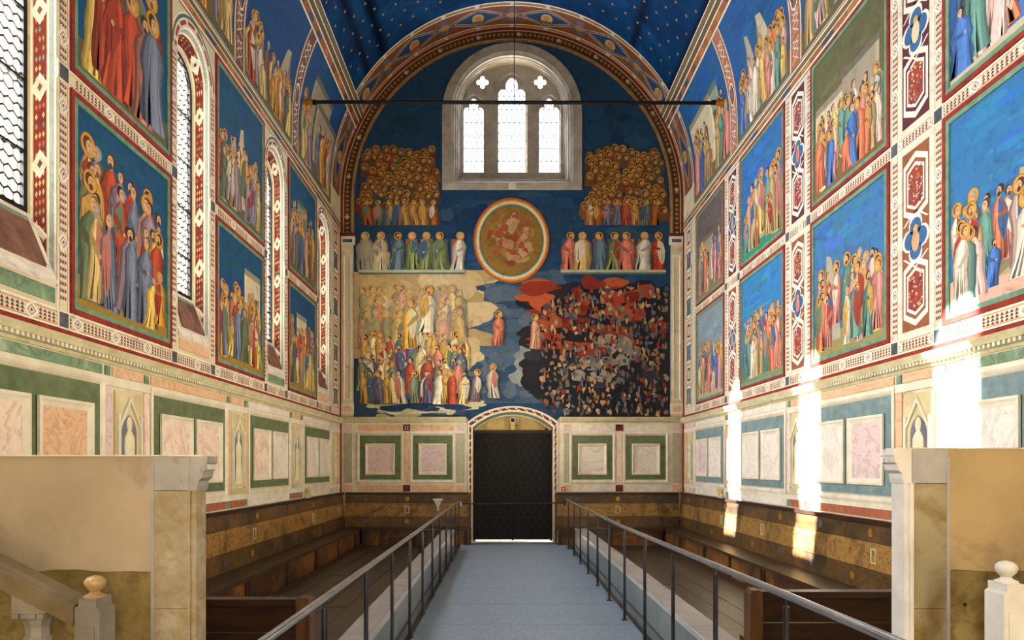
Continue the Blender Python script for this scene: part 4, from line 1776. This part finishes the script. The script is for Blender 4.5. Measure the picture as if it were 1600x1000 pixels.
# a row of robed forms on a pale ledge
for x0, x1 in ((560, 726), (876, 1040)):
    P.rect(ex(x0), ex(x1), ez(426), ez(421), (170, 176, 150))
    P.rect(ex(x0), ex(x1), ez(429), ez(426), (84, 104, 88))
    P.up()
    n = 7
    for k in range(n):
        xx = x0 + (x1 - x0) * (k + .5) / n
        fade_ = .55 if xx < 610 else 0.0
        P.rect(ex(xx - 9), ex(xx + 9), ez(421), ez(374), rg.choice([(170, 110, 44), (150, 84, 36), (60, 86, 110)]))
        P.up()
        P.robed(ex(xx), ez(422), .93, rg.choice([(196, 110, 90), (120, 130, 80), (206, 150, 52), (200, 190, 172), (170, 60, 40), (90, 110, 120), (196, 160, 96)]), True, fade_, 1.45)
# roundel: a plain gold field within pale and orange rings
uc, vc = ex(799), ez(376)
for r, c in ((.93, (176, 92, 34)), (.885, (214, 148, 62)), (.85, (222, 208, 170)), (.80, (118, 146, 140)), (.77, (92, 80, 44)), (.755, (140, 106, 44))):
    P.disc(uc, vc, r, c, 48, rv=r * 1.12, jit=0)
    P.up()
for _ in range(70):
    a, rr = rg.uniform(0, 2 * PI), .52 * math.sqrt(rg.random())
    P.blob(uc + rr * math.cos(a), vc + rr * 1.12 * math.sin(a), rg.uniform(.06, .16), rg.uniform(.06, .16),
           rg.choice([(150, 116, 50), (130, 98, 40), (168, 130, 60), (156, 92, 52), (176, 146, 96)]), 12, .4)
    P.up()
for _ in range(26):      # warm mottling
    a, rr = rg.uniform(0, 2 * PI), .55 * math.sqrt(rg.random())
    P.blob(uc + rr * math.cos(a), vc + rr * 1.12 * math.sin(a), rg.uniform(.05, .12), rg.uniform(.05, .12),
           rg.choice([(160, 74, 48), (146, 64, 42), (190, 150, 112), (176, 128, 90)]), 12, .4)
    P.up()
# pale worn crowd, left middle; brighter crowd below it
for x0, x1, yb, h, rows, fade_, halo in ((558, 735, 545, .95, 3, .45, .7), (556, 735, 632, .86, 4, 0.0, .25)):
    for k in range(rows - 1, -1, -1):
        n = int((x1 - x0) / 13)
        for i in range(n):
            xx = x0 + 6 + (x1 - x0 - 12) * (i + .5 + rg.uniform(-.35, .35)) / n
            u, v = ex(xx), ez(yb) + k * .3 + rg.uniform(-.04, .04)
            if inside(u, v, .12):
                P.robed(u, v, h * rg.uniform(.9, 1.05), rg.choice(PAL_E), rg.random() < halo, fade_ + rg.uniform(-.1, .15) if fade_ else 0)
# a few loose robed forms in the blue-grey middle
for xx, yy, hh, c in ((668, 520, 1.15, (206, 196, 164)), (776, 540, .85, (196, 110, 76)), (836, 545, .85, (206, 150, 120)), (742, 628, .8, (120, 96, 110)), (772, 622, .85, (206, 200, 178)), (640, 545, 1.25, (206, 160, 60))):
    P.robed(ex(xx), ez(yy), hh, c, True, .1, 1.2)
# dark right field: small muted dabs, nothing drawn
for _ in range(900):
    xx, yy = rg.uniform(845, 1044), rg.uniform(448, 652)
    if yy < 455 + (900 - xx) * .5:
        continue
    u, v = ex(xx), ez(yy)
    if inside(u, v, .09):
        c = rg.choice([(170, 134, 94), (186, 150, 112), (92, 100, 114), (70, 76, 90), (150, 108, 70), (130, 96, 52), (128, 52, 34), (30, 30, 36), (22, 24, 30), (110, 100, 90)])
        P.blob(u, v, rg.uniform(.02, .055), rg.uniform(.03, .085), c, 9, .5)
        P.up()
mural = P.build('mural', wall_end, 'huge mural in blue, gold, cream and dark red filling the far wall')

# arch band round the mural
P = Paint(FE, 520, base=.006)
bands = ((3.88, 3.93, (190, 168, 124)), (3.93, 3.965, (96, 62, 40)), (3.965, 4.11, (74, 38, 24)), (4.11, 4.14, (176, 150, 108)), (4.14, 4.2, (110, 34, 24)))


def ring_pt(r, t):
    """t<0 or t>PI : straight parts below the springing (in metres)"""
    if t < 0:
        return (r, 8.43 + t)
    if t > PI:
        return (-r, 8.43 - (t - PI))
    return (r * math.cos(t), 8.43 + r * math.sin(t))


ts = [-.93 + .93 * i / 3 for i in range(3)] + [PI * i / 64 for i in range(65)] + [PI + .93 * (i + 1) / 3 for i in range(3)]
for r0, r1, c in bands:
    for a, b in zip(ts, ts[1:]):
        P.poly([ring_pt(r0, a), ring_pt(r1, a), ring_pt(r1, b), ring_pt(r0, b)], c, 0)
P.up()
t = -.85
k = 0
while t < PI + .85:
    step = .11 if t < 0 or t > PI else .11 / 4.03
    rr = 4.037
    p = ring_pt(rr, t)
    q0, q1 = ring_pt(rr - .055, t + step * .35), ring_pt(rr + .055, t + step * .35)
    q2 = ring_pt(rr, t + step * .8)
    if k % 9 == 0:
        P.poly([ring_pt(rr - .06, t), ring_pt(rr, t - step * .6), ring_pt(rr + .06, t), ring_pt(rr, t + step * .6)], (186, 172, 140))
    else:
        P.poly([p, q0, q2], (150, 116, 62))
        P.poly([p, q1, q2], (136, 100, 52))
    t += step
    k += 1
P.build('foliage_arch_band', wall_end, 'dark brown leaf-scroll band arching round the mural')
m = MB()
pr0 = [(-3.88, 0), (-3.88, .03), (-3.82, .03), (-3.82, 0)]
loA = []
for (r, d) in ((3.86, 0), (3.86, .03), (3.90, .03), (3.90, 0)):
    loA.append([FE(*ring_pt(r, t), d) for t in ts])
for a, b in zip(loA, loA[1:]):
    m.quad_loop(a, b, False)
m.build('arch_bead', 'gold_stripe', wall_end)

# corner pilasters of the far wall
for s in (-1, 1):
    def U(a, b):
        return (min(s * a, s * b), max(s * a, s * b))
    m = MB()
    m.fbox(FE, *U(3.88, 4.19), 3.10, 7.30, 0, .05)
    pil = m.build('corner_pilaster', 'plaster', wall_end)
    m = MB()
    m.fframe(FE, *U(3.92, 4.13), 3.5, 7.05, [(0, .05), (0, .062), (.03, .066), (.05, .05)])
    m.build('pilaster_frame', 'stone_cream', pil)
    m = MB()
    m.fbox(FE, *U(3.84, 4.19), 7.30, 7.50, 0, .07)
    m.build('pilaster_capital', 'stone_cream', pil)
    m = MB()
    m.fbox(FE, *U(3.90, 4.13), 7.35, 7.43, .07, .075)
    m.build('capital_inlay', 'slate', pil)
    m = MB()
    m.fbox(FE, *U(3.82, 4.19), 7.50, 7.57, 0, .09)
    m.build('capital_moulding', 'maroon', pil)
    m = MB()
    m.fbox(FE, *U(3.86, 4.19), 3.16, 3.42, .05, .065)
    m.build('pilaster_base', 'stone_cream', pil)
    m = MB()
    m.fbox(FE, *U(3.93, 4.12), 3.22, 3.36, .065, .07)
    m.build('base_inlay', 'marble_ochre', pil)

# far wall dado
m = MB()
m.fbox(FE, -4.19, -1.10, 1.26, 2.96, 0, .008)
m.fbox(FE, 1.14, 4.19, 1.26, 2.96, 0, .008)
m.build('dado_ground', 'stone_cream', wall_end)
cornice(FE, -4.19, -1.12, wall_end, 2.95)
cornice(FE, 1.16, 4.19, wall_end, 2.95)
for k, (x0, x1) in enumerate(((562, 626), (645, 707), (894, 957), (978, 1040))):
    dado_bay(FE, ex(x0), ex(x1), wall_end, 'green_field', ['marble_rose'] if k < 2 else ['marble_white'], 1.56, 2.64, 1)
    strip_blocks(FE, 0, 0, 2.74, 2.92, wall_end, None, 'frieze_block', rg, [(ex(x0) - .05, ex(x1) + .05, 'marble_ochre' if k < 2 else 'marble_white')])
    strip_blocks(FE, 0, 0, 1.26, 1.44, wall_end, None, 'base_block', rg, [(ex(x0) - .05, ex(x1) + .05, 'marble_ochre' if k < 2 else 'marble_white')])
for k, (x0, x1) in enumerate(((631, 640), (963, 972))):
    m = MB()
    m.fbox(FE, ex(x0), ex(x1), 1.48, 2.70, 0, .02)
    m.build('marble_pilaster', 'marble_ochre' if k == 0 else 'marble_pink', wall_end)
    for v0, v1 in ((2.75, 2.91), (1.27, 1.43)):
        m = MB()
        m.fbox(FE, ex(x0) - .02, ex(x1) + .02, v0, v1, 0, .02)
        sq = m.build('red_square', 'maroon', wall_end)
        if k == 0 and v0 > 2:
            m = MB()
            uc = (ex(x0) + ex(x1)) / 2
            for q in range(4):
                a = q * PI / 2 + PI / 4
                cx, cz = uc + .04 * math.cos(a), (v0 + v1) / 2 + .04 * math.sin(a)
                m.fbox(FE, cx - .015, cx + .015, cz - .015, cz + .015, .02, .024)
            m.build('inlay_cross', 'stone_cream', sq)
for x0, x1 in ((714, 726), (881, 892), (538, 550), (1051, 1064)):
    m = MB()
    m.fbox(FE, ex(x0), ex(x1), 1.48, 2.70, 0, .02)
    m.build('foliate_pilaster', 'foliage_panel', wall_end)
    for v0, v1 in ((2.75, 2.91), (1.27, 1.43)):
        m = MB()
        m.fbox(FE, ex(x0), ex(x1), v0, v1, 0, .02)
        m.build('frieze_block', 'marble_rose' if v0 > 2 else 'marble_ochre', wall_end)

# ------------------------------------------------------------------ wall benches
def medallion(F, u, v, d, r, parent, mat):
    m = MB()
    n = 14
    a = [F(u + r * math.cos(2 * PI * i / n), v + r * math.sin(2 * PI * i / n), d) for i in range(n)]
    b = [F(u + r * math.cos(2 * PI * i / n), v + r * math.sin(2 * PI * i / n), d + .004) for i in range(n)]
    c = [F(u + r * .6 * math.cos(2 * PI * i / n), v + r * .6 * math.sin(2 * PI * i / n), d + .006) for i in range(n)]
    m.quad_loop(a, b)
    m.quad_loop(b, c)
    m.poly(c)
    m.build('painted_medallion', mat, parent)


def wall_bench(F, u0, u1, label, seed, depth=.60, b0=None, b1=None):
    uc = (u0 + u1) / 2
    p = F(uc, 0, depth / 2)
    root = thing('wall_bench', (p[0], p[1], 0), label, 'bench', 'painted benches along the walls')
    rg = random.Random(seed)
    B0, B1 = (u0 if b0 is None else b0), (u1 if b1 is None else b1)
    rows = ((.412, .67, .10, 'bench_wood'), (.67, .99, .075, 'bench_painted'), (.99, 1.20, .05, 'bench_wood'))
    for z0, z1, d, mt in rows:
        a = B0
        while a < B1 - .01:
            b = min(a + rg.uniform(2.2, 3.4), B1)
            if B1 - b < .8:
                b = B1
            m = MB()
            m.hexa([F(a + .003, z0, 0), F(b - .003, z0, 0), F(b - .003, z0, d + .022), F(a + .003, z0, d + .022),
                    F(a + .003, z1 - .006, 0), F(b - .003, z1 - .006, 0), F(b - .003, z1 - .006, d), F(a + .003, z1 - .006, d)])
            pl = m.build('back_plank', mt, root)
            n = max(1, int((b - a) / .95))
            if mt == 'bench_wood':
                for k in range(n):
                    u = a + (b - a) * (k + .5) / n
                    medallion(F, u, (z0 + z1) / 2, d + .013, .055, pl, ['slate', 'gilt'][k % 2])
            else:
                for k in range(n):
                    u = a + (b - a) * (k + .5) / n
                    m = MB()
                    m.fframe(F, u - .06, u + .06, z0 + .07, z1 - .07, [(0, d + .006), (0, d + .02), (.02, d + .02), (.025, d + .01)])
                    m.build('painted_cartouche', 'stone_dentil' if k % 2 else 'gold_stripe', pl)
            a = b
    m = MB()
    m.fbox(F, B0, B1, 1.20, 1.25, 0, .085)
    m.build('back_cap', 'dark_wood', root)
    a = u0
    while a < u1 - .01:
        b = min(a + rg.uniform(2.4, 3.4), u1)
        if u1 - b < .8:
            b = u1
        m = MB()
        m.fbox(F, a + .002, b - .002, .36, .41, 0, depth)
        m.build('seat_board', 'bench_seat', root)
        m = MB()
        m.fbox(F, a + .002, b - .002, 0.0, .36, depth - .09, depth - .045)
        m.build('front_board', 'bench_front', root)
        for u in (a + .05, (a + b) / 2, b - .05):
            m = MB()
            m.fbox(F, u - .04, u + .04, 0.0, .36, depth - .045, depth - .03)
            m.build('front_batten', 'dark_wood', root)
        a = b
    return root


wall_bench(FL, 3.4, 16.71, 'long dark painted bench against the left wall', 1)
wall_bench(FR, 3.4, 16.71, 'long painted bench against the right wall, caught by sunlight', 2)
for x0, x1, lb, e in ((-3.58, -1.05, 'short dark bench at the far wall, left of the door', -1.05), (1.09, 3.58, 'short dark bench at the far wall, right of the door', 1.09)):
    r = wall_bench(FE, x0, x1, lb, 5 + int(x0), .52, -4.07 if x0 < 0 else x0, x1 if x0 < 0 else 4.07)
    m = MB()
    m.fbox(FE, e - .04, e + .04, .0, 1.27, 0, .53) if False else m.fbox(FE, min(e, e + .05 * (1 if e < 0 else -1)), max(e, e + .05 * (1 if e < 0 else -1)), 0, 1.21, .12, .2)
    m.build('end_post', 'brown_wood', r)

# ------------------------------------------------------------------ railings
def railing(xr, pts, posts, zfun, label):
    root = thing('railing', (xr, 9, 0), label, 'railing', 'steel railings along the walkway')
    m = MB()
    for (y0, z0), (y1, z1) in zip(pts, pts[1:]):
        m.tube((xr, y0, z0), (xr, y1, z1), .021, 12)
    m.build('handrail', 'steel', root, True)
    for y in posts:
        zt = zfun(y)
        zb = .0145
        m = MB()
        m.tube((xr, y, zb), (xr, y, zt - .06), .0165, 10)
        m.tube((xr, y, zt - .06), (xr, y, zt - .01), .009, 8)
        p = m.build('post', 'dark_steel', root, True)
        m = MB()
        m.box(xr - .035, xr + .035, y - .035, y + .035, zb, zb + .008)
        m.build('post_foot', 'dark_steel', p)
    return root


def zl(pts):
    pts = sorted(pts)

    def f(y):
        for (a, za), (b, zb) in zip(pts, pts[1:]):
            if y <= b:
                return za + (zb - za) * (y - a) / (b - a)
        return pts[-1][1]
    return f


pl_ = [(1.3, 1.15), (2.93, 1.135), (8.64, 1.105), (16.05, 1.07)]
pr_ = [(1.3, 1.235), (2.57, 1.222), (8.27, 1.14), (16.05, 1.105)]
XL, XR = -1.24, 1.26
railing(XL, pl_, [15.8 - 1.19 * k for k in range(13)], zl(pl_), 'steel railing on the left side of the walkway')
railing(XR, pr_, [15.44 - 1.187 * k for k in range(13)], zl(pr_), 'steel railing on the right side of the walkway')
root = thing('barrier_bar', (0, 16.0, 1.0), 'thin metal bar closing the walkway in front of the door', 'barrier')
m = MB()
m.tube((XL + .03, 15.98, 1.005), (XR - .03, 15.98, 1.03), .014, 10)
m.build('bar', 'dark_steel', root, True)
m = MB()
m.box(XR - .06, XR - .022, 15.94, 16.02, .97, 1.09)
m.build('bar_latch', 'black_plastic', root)
m = MB()
m.box(XL + .022, XL + .05, 15.95, 16.01, .95, 1.05)
m.build('bar_hinge', 'bright_steel', root)

# low box benches outside the rails
def low_bench(xi, xo, ya, yb, label):
    root = thing('low_bench', ((xi + xo) / 2, (ya + yb) / 2, 0), label, 'bench', 'low grey box benches beside the walkway')
    s = 1 if xo > xi else -1
    y = yb
    while y > ya + .01:
        y0 = max(ya, y - 2.38)
        m = MB()
        m.box(min(xi + s * .02, xo), max(xi + s * .02, xo), y0 + .003, y - .003, .445, .475)
        m.build('top_slab', 'bench_top_grey', root)
        y = y0
    y = yb
    while y > ya + .01:
        y0 = max(ya, y - 1.19)
        m = MB()
        m.box(min(xi + s * .01, xi + s * .03), max(xi + s * .01, xi + s * .03), y0 + .003, y - .003, .13, .44)
        m.build('side_panel', 'panel_grey', root)
        m = MB()
        m.box(min(xo - s * .03, xo - s * .01), max(xo - s * .03, xo - s * .01), y0 + .003, y - .003, .0, .44)
        m.build('side_panel', 'panel_grey', root)
        y = y0
    m = MB()
    m.box(min(xi, xi + s * .02), max(xi, xi + s * .02), ya, yb, .44, .48)
    m.build('edge_trim', 'bright_steel', root)
    m = MB()
    m.box(min(xi + s * .03, xo - s * .03), max(xi + s * .03, xo - s * .03), ya + .02, yb - .02, 0.0, .44)
    m.build('core', 'dark_gap', root)
    m = MB()
    m.box(min(xi - s * .005, xi + s * .03), max(xi - s * .005, xi + s * .03), ya, yb, .0, .10)
    m.build('plinth', 'panel_grey', root)


low_bench(-1.30, -1.56, 3.4, 15.2, 'low grey box bench outside the left railing')
low_bench(1.40, 1.68, 3.4, 15.55, 'low grey box bench outside the right railing')
for x0, x1, y, lb in ((-2.06, -1.60, 14.9, 'dark glass panel standing at the far end of the left box bench'), (1.72, 2.16, 15.2, 'clear glass panel standing at the far end of the right box bench')):
    root = thing('glass_panel', ((x0 + x1) / 2, y, 0), lb, 'glass panel', 'glass panels by the box benches')
    m = MB()
    m.box(x0, x1, y, y + .012, .03, .50)
    m.build('sheet', 'clear_glass', root)
    m = MB()
    m.box(x0, x1, y - .01, y + .022, .0, .03)
    m.build('foot_channel', 'dark_steel', root)
    m = MB()
    m.box(x0, x1, y - .002, y + .014, .50, .51)
    m.build('top_edge', 'steel', root)

# ------------------------------------------------------------------ wooden pew ends in the foreground
def pew(x_in, x_out, y, zt, label):
    s = 1 if x_out > x_in else -1
    root = thing('choir_stall', ((x_in + x_out) / 2, y, 0), label, 'pew', 'dark wooden stalls behind the stone screens')
    a, b = min(x_in + s * .1, x_out), max(x_in + s * .1, x_out)
    nb = 4
    for k in range(nb):
        z0, z1 = .05 + (zt - .10) * k / nb, .05 + (zt - .10) * (k + 1) / nb
        m = MB()
        m.box(a, b, y + .02, y + .05, z0 + .003, z1 - .003)
        m.build('back_board', 'dark_wood', root)
    m = MB()
    m.box(a, b, y - .02, y + .09, zt - .05, zt)
    m.build('top_rail', 'dark_wood', root)
    m = MB()
    m.box(a, b, y - .005, y + .02, 0, .1)
    m.build('bottom_rail', 'dark_wood', root)
    m = MB()
    x0, x1 = min(x_in, x_in + s * .1), max(x_in, x_in + s * .1)
    pr = [(x0, .0), (x1, .0), (x1, zt - .01), (x0 + (x1 - x0) * .8, zt + .012), (x0 + (x1 - x0) * .2, zt + .012), (x0, zt - .02)]
    m.extrude([(x, y - .03, z) for x, z in pr], (0, .14, 0))
    m.build('end_post', 'brown_wood', root)
    m = MB()
    m.box(a, b, y + .09, y + .5, .40, .44)
    m.build('seat', 'dark_wood', root)


pew(-1.63, -3.55, 5.0, .91, 'dark wooden stall behind the left stone screen')
pew(1.71, 3.55, 5.36, .90, 'dark wooden stall behind the right stone screen')

# ------------------------------------------------------------------ stone screens
def screen(s, label, ztop):
    YS = 3.17
    X = 1.65
    root = thing('stone_screen', (s * 2.9, YS, 0), label, 'screen', 'stone screens either side of the walkway')

    def bx(m, a, b, y0, y1, z0, z1):
        m.box(min(s * a, s * b), max(s * a, s * b), y0, y1, z0, z1)
    zj = ztop - .16
    # pilaster blocks
    for z0, z1, mt in ((0, .55, 'screen_stone'), (.55, 1.22, 'screen_stone'), (1.22, zj, 'screen_stone'), (zj, ztop, 'screen_grey_stone')):
        m = MB()
        bx(m, X + .03, X + .195, YS, YS + .11, z0 + .0015, z1 - .0015)
        m.build('pilaster_block', 'screen_stone_warm' if s > 0 and mt == 'screen_stone' else mt, root)
    m = MB()
    bx(m, X, X + .03, YS + .012, YS + .115, 0, zj)
    bx(m, X + .022, X + .035, YS - .004, YS + .014, 0, zj)
    m.build('end_moulding', 'screen_stone' if s < 0 else 'pale_lit_stone', root)  # right end strip whitened to stand for the sun on it
    # corbel capital turned to the walkway
    pr = [(0.0, 0), (0.004, 0), (.010, .02), (.012, .045), (.03, .06), (.036, .085), (.036, .09), (.046, .095), (.048, .125), (.055, .13), (.055, .16), (-.05, .16), (-.05, 0)]
    m = MB()
    m.extrude([(s * (X - d), YS + .004, zj + z) for d, z in pr], (0, .115, 0))
    m.build('corbel', 'screen_grey_stone' if s < 0 else 'pale_lit_stone', root)
    m = MB()
    for k in range(3):
        m.box(min(s * (X - .054), s * (X - .048)), max(s * (X - .054), s * (X - .048)), YS + .02 + .034 * k, YS + .04 + .034 * k, zj + .098, zj + .122)
    m.build('corbel_dentil', 'pale_lit_stone', root)
    # slab: plaster above, rough ochre render below
    jag = []
    rg = random.Random(5 + s)
    m = MB()
    n = 40
    zl_, w = 1.395, (4.2 - X - .195)
    line = [(X + .195 + w * i / n, zl_ + rg.uniform(-.006, .008)) for i in range(n + 1)]
    m.plate([(p[0] * 1, p[1]) for p in line] + [(4.2, ztop), (X + .195, ztop)], [], lambda u, v: (s * u, YS + .006, v), lambda u, v: (s * u, YS + .1, v))
    m.build('plaster_field', 'screen_plaster' if s < 0 else 'screen_plaster_warm', root)
    m = MB()
    hx = {-1: 2.06, 1: 1.935}[s]
    hz = {-1: 1.17, 1: 1.235}[s]
    hole = [(hx + .011 * math.cos(2 * PI * i / 12), hz + .011 * math.sin(2 * PI * i / 12)) for i in range(12)]
    m.plate([(X + .195, 0), (4.2, 0)] + [(p[0], p[1]) for p in reversed(line)], [hole], lambda u, v: (s * u, YS + .014, v), lambda u, v: (s * u, YS + .1, v))
    m.build('render_field', 'screen_ochre', root)
    m = MB()
    m.tube((s * hx, YS + .09, hz), (s * hx, YS + .098, hz), .02, 10)
    m.build('socket_bottom', 'dark_gap', root)
    m = MB()
    bx(m, X + .19, X + .205, YS - .002, YS + .012, 0, zj + .12)
    m.build('joint_bead', 'screen_grey_stone', root)
    m = MB()
    bx(m, X - .03, 4.2, YS + .0, YS + .118, ztop, ztop + .006)
    m.build('top_edge', 'stone_cream', root)


screen(-1, 'stained stone and plaster screen on the left with a carved corbel', 1.928)
screen(1, 'ochre stone screen on the right with a bright corbel', 1.962)

# ------------------------------------------------------------------ stair balustrades in front of the screens
def balustrade(s, X, label, dz):
    root = thing('stair_balustrade', (s * (X + .5), 2.8, 0), label, 'balustrade', 'stone stair balustrades')
    YF = 2.74

    def bx(m, a, b, y0, y1, z0, z1):
        m.box(min(s * a, s * b), max(s * a, s * b), y0, y1, z0, z1)
    zt = 1.335 + dz
    m = MB()
    pr = [(X, 0), (X + .1, 0), (X + .1, zt - .02), (X + .085, zt - .02), (X + .085, zt + .012), (X + .014, zt + .012), (X + .014, zt - .02), (X, zt - .03)]
    m.extrude([(s * a, YF, z) for a, z in pr], (0, .11, 0))
    nw = m.build('newel', 'baluster_stone' if s < 0 else 'pale_lit_stone', root)  # one stone in two tones: left newel coloured as shaded, right as lit
    m = MB()
    bx(m, X + .02, X + .08, YF - .004, YF, .1, zt - .1)
    m.build('newel_panel', 'baluster_stone' if s < 0 else 'pale_lit_stone', nw)
    m = MB()
    c = (s * (X + .05), YF + .055, zt + .012)
    m.lathe(c, [(.042, 0), (.042, .006), (.024, .014), (.018, .022), (.026, .03), (.036, .042), (.041, .056), (.038, .07), (.026, .082), (.008, .087)], 24)
    m.build('ball_finial', 'gilt_stone' if s < 0 else 'pale_lit_stone', nw, True)
    # raking handrail
    k = .50
    x0, x1 = X + .1, X + 1.6
    sec = [(YF - .01, -.078), (YF - .01, -.006), (YF + .005, .004), (YF + .012, .004), (YF + .03, .016), (YF + .1, .016), (YF + .13, .0), (YF + .13, -.078)]
    m = MB()
    A = [(s * x0, y, zt - .015 + z) for y, z in sec]
    B = [(s * x1, y, zt - .015 + z + k * (x1 - x0)) for y, z in sec]
    m.quad_loop(A, B)
    m.poly(A[::-1])
    m.poly(B)
    m.build('handrail', 'rail_stone', root)
    # balusters with block capitals
    for q in range(4):
        xb = X + .285 + .3 * q
        zr = zt - .094 + k * (xb - x0)
        c0 = zr - .045
        m = MB()
        a, b = xb - .068, xb + .068
        y0, y1 = YF + .0, YF + .12
        m.hexa([(s * a, y0, c0), (s * b, y0, c0), (s * b, y1, c0), (s * a, y1, c0),
                (s * a, y0, zr - k * .068), (s * b, y0, zr + k * .068), (s * b, y1, zr + k * .068), (s * a, y1, zr - k * .068)])
        bl = m.build('baluster', 'baluster_stone', root)
        m = MB()
        for t in range(4):
            u = a + .006 + t * .034
            m.box(min(s * u, s * (u + .024)), max(s * u, s * (u + .024)), y0 - .003, y1 + .003, c0 - .018, c0 - .002)
        m.build('capital_dentil', 'baluster_stone', bl)
        m = MB()
        zb = .12 + k * (xb - x0)
        m.lathe((s * xb, YF + .06, 0), [(.05, zb), (.05, zb + .03), (.038, zb + .05), (.042, zb + .3), (.046, zb + .55), (.046, c0 - .125), (.055, c0 - .118), (.055, c0 - .105), (.046, c0 - .1),
                                        (.047, c0 - .06), (.056, c0 - .032), (.064, c0 - .02), (.064, c0)], 8)
        m.build('baluster_shaft', 'baluster_stone', bl)
    # raking string under the balusters
    m = MB()
    m.extrude([(s * x0, YF, 0), (s * x1, YF, 0), (s * x1, YF, .12 + k * (x1 - x0) + .034), (s * x0, YF, .154)], (0, .12, 0))
    m.build('string', 'baluster_stone', root)


surf('gilt_stone', (158, 128, 82), (190, 160, 112), 6.0, rough=0.28, spec=0.5)
surf('rail_stone', (96, 82, 56), (124, 108, 80), 5.0, rough=0.4, spec=0.5)
balustrade(-1, 1.84, 'stone stair rail with ball finial before the left screen', 0.0)
balustrade(1, 1.79, 'stone newel coloured as lit, with ball finial before the right screen', 0.06)

# ------------------------------------------------------------------ tie rod, lamps, small fittings
root = thing('tie_rod', (0, 13.5, 9.1), 'black iron tie rod spanning the nave below the vault', 'tie rod')
m = MB()
m.tube((-4.13, 13.5, 9.09), (4.13, 13.5, 9.07), .035, 12)
m.build('rod', 'iron', root, True)
for s in (-1, 1):
    m = MB()
    m.tube((s * 3.98, 13.5, 9.08), (s * 4.14, 13.5, 9.08), .06, 12)
    m.build('end_collar', 'gilt', root, True)
    m = MB()
    m.tube((s * 3.90, 13.5, 9.08), (s * 3.98, 13.5, 9.08), .05, 12)
    m.build('end_nut', 'iron', root, True)
m = MB()
m.tube((.0, 13.5, 9.1), (.0, 13.5, 12.62), .008, 6)
m.build('hanger', 'iron', root)

# spotlights standing on the bench caps
def uplight(s, y, label, power):
    x = s * 4.135
    root = thing('uplight', (x, y, 1.25), label, 'lamp', 'small uplights on the bench caps')
    m = MB()
    m.box(x - .03, x + .03, y - .05, y + .05, 1.25, 1.262)
    m.build('base', 'white_plastic', root)
    m = MB()
    m.box(x - .02, x + .02, y - .09, y - .05, 1.25, 1.34)
    m.build('driver_box', 'white_plastic', root)
    m = MB()
    m.tube((x, y, 1.262), (x, y, 1.31), .01, 8)
    m.build('stem', 'black_plastic', root)
    m = MB()
    m.tube((x, y, 1.31), (x - s * .03, y, 1.44), .032, 12, .04)
    m.build('housing', 'yellow_plastic' if abs(s) else 'iron', root, True)
    m = MB()
    m.tube((x - s * .005, y + .045, 1.30), (x - s * .03, y + .045, 1.43), .02, 8)
    m.build('heat_sink', 'black_plastic', root)
    light('SPOT', 'uplight_lamp', (x - s * .06, y, 1.52), power, (1.0, 0.89, 0.72), (-s * 1.0, .12, .6), spot_size=1.8, spot_blend=.9, shadow_soft_size=.22)


for s in (-1, 1):
    for y in (13.68, 7.2):
        uplight(s, y, ['small white and black uplight on the left bench cap near the far wall', 'small uplight on the left bench cap behind the stone screen',
                       'small white and yellow uplight on the right bench cap near the far wall', 'small uplight on the right bench cap behind the stone screen'][(0 if s < 0 else 2) + (0 if y > 10 else 1)], 420 if y > 10 else 900)

# detector above the door
root = thing('motion_camera', (.02, YE + .25, 2.79), 'round black-lensed camera on a pale bracket above the door', 'camera')
m = MB()
m.box(-.03, .07, YE + .2, YE + .26, 2.79, 2.98)
m.build('bracket', 'yellow_plastic', root)
m = MB()
m.tube((.02, YE + .27, 3.03), (.02, YE + .19, 3.03), .072, 20)
m.build('ring', 'white_plastic', root, True)
m = MB()
m.tube((.02, YE + .192, 3.03), (.02, YE + .183, 3.03), .052, 20)
m.build('lens', 'black_plastic', root, True)
m = MB()
m.box(.08, .15, YE + .22, YE + .25, 2.89, 2.91)
m.build('side_pin', 'black_plastic', root)
root = thing('alarm_lamp', (.87, YE + .25, 2.80), 'round red alarm lamp in the door arch corner', 'lamp')
m = MB()
m.tube((.87, YE + .30, 2.86), (.87, YE + .24, 2.86), .045, 14)
m.tube((.87, YE + .24, 2.86), (.87, YE + .215, 2.86), .045, 14, .02)
m.build('lens', 'red_plastic', root, True)
m = MB()
m.box(.82, .92, YE + .26, YE + .31, 2.79, 2.82)
m.build('mount', 'black_plastic', root)
root = thing('fire_button', (1.255, YE, 1.29), 'small red and white fire alarm button beside the door', 'alarm button')
m = MB()
m.box(1.21, 1.30, YE - .05, YE - .02, 1.29, 1.38)
m.build('box', 'red_plastic', root)
m = MB()
m.tube((1.255, YE - .05, 1.335), (1.255, YE - .056, 1.335), .026, 14)
m.build('button', 'white_plastic', root)
# white bracket lamp on the bench back left of the door
root = thing('wall_sconce', (-1.80, YE - .1, .85), 'small white bracket sconce on the dark bench back', 'sconce')
m = MB()
m.hexa([(-1.83, YE - .17, .90), (-1.77, YE - .17, .90), (-1.77, YE - .10, .90), (-1.83, YE - .10, .90),
        (-1.89, YE - .22, 1.06), (-1.71, YE - .22, 1.06), (-1.71, YE - .10, 1.06), (-1.89, YE - .10, 1.06)])
m.build('shade', 'white_plastic', root)
m = MB()
m.box(-1.915, -1.685, YE - .235, YE - .10, 1.06, 1.10)
m.build('rim', 'white_plastic', root)
m = MB()
m.lathe((-1.80, YE - .135, .80), [(.012, 0), (.03, .03), (.034, .07), (.03, .10)], 12)
m.build('drop_knob', 'white_plastic', root, True)
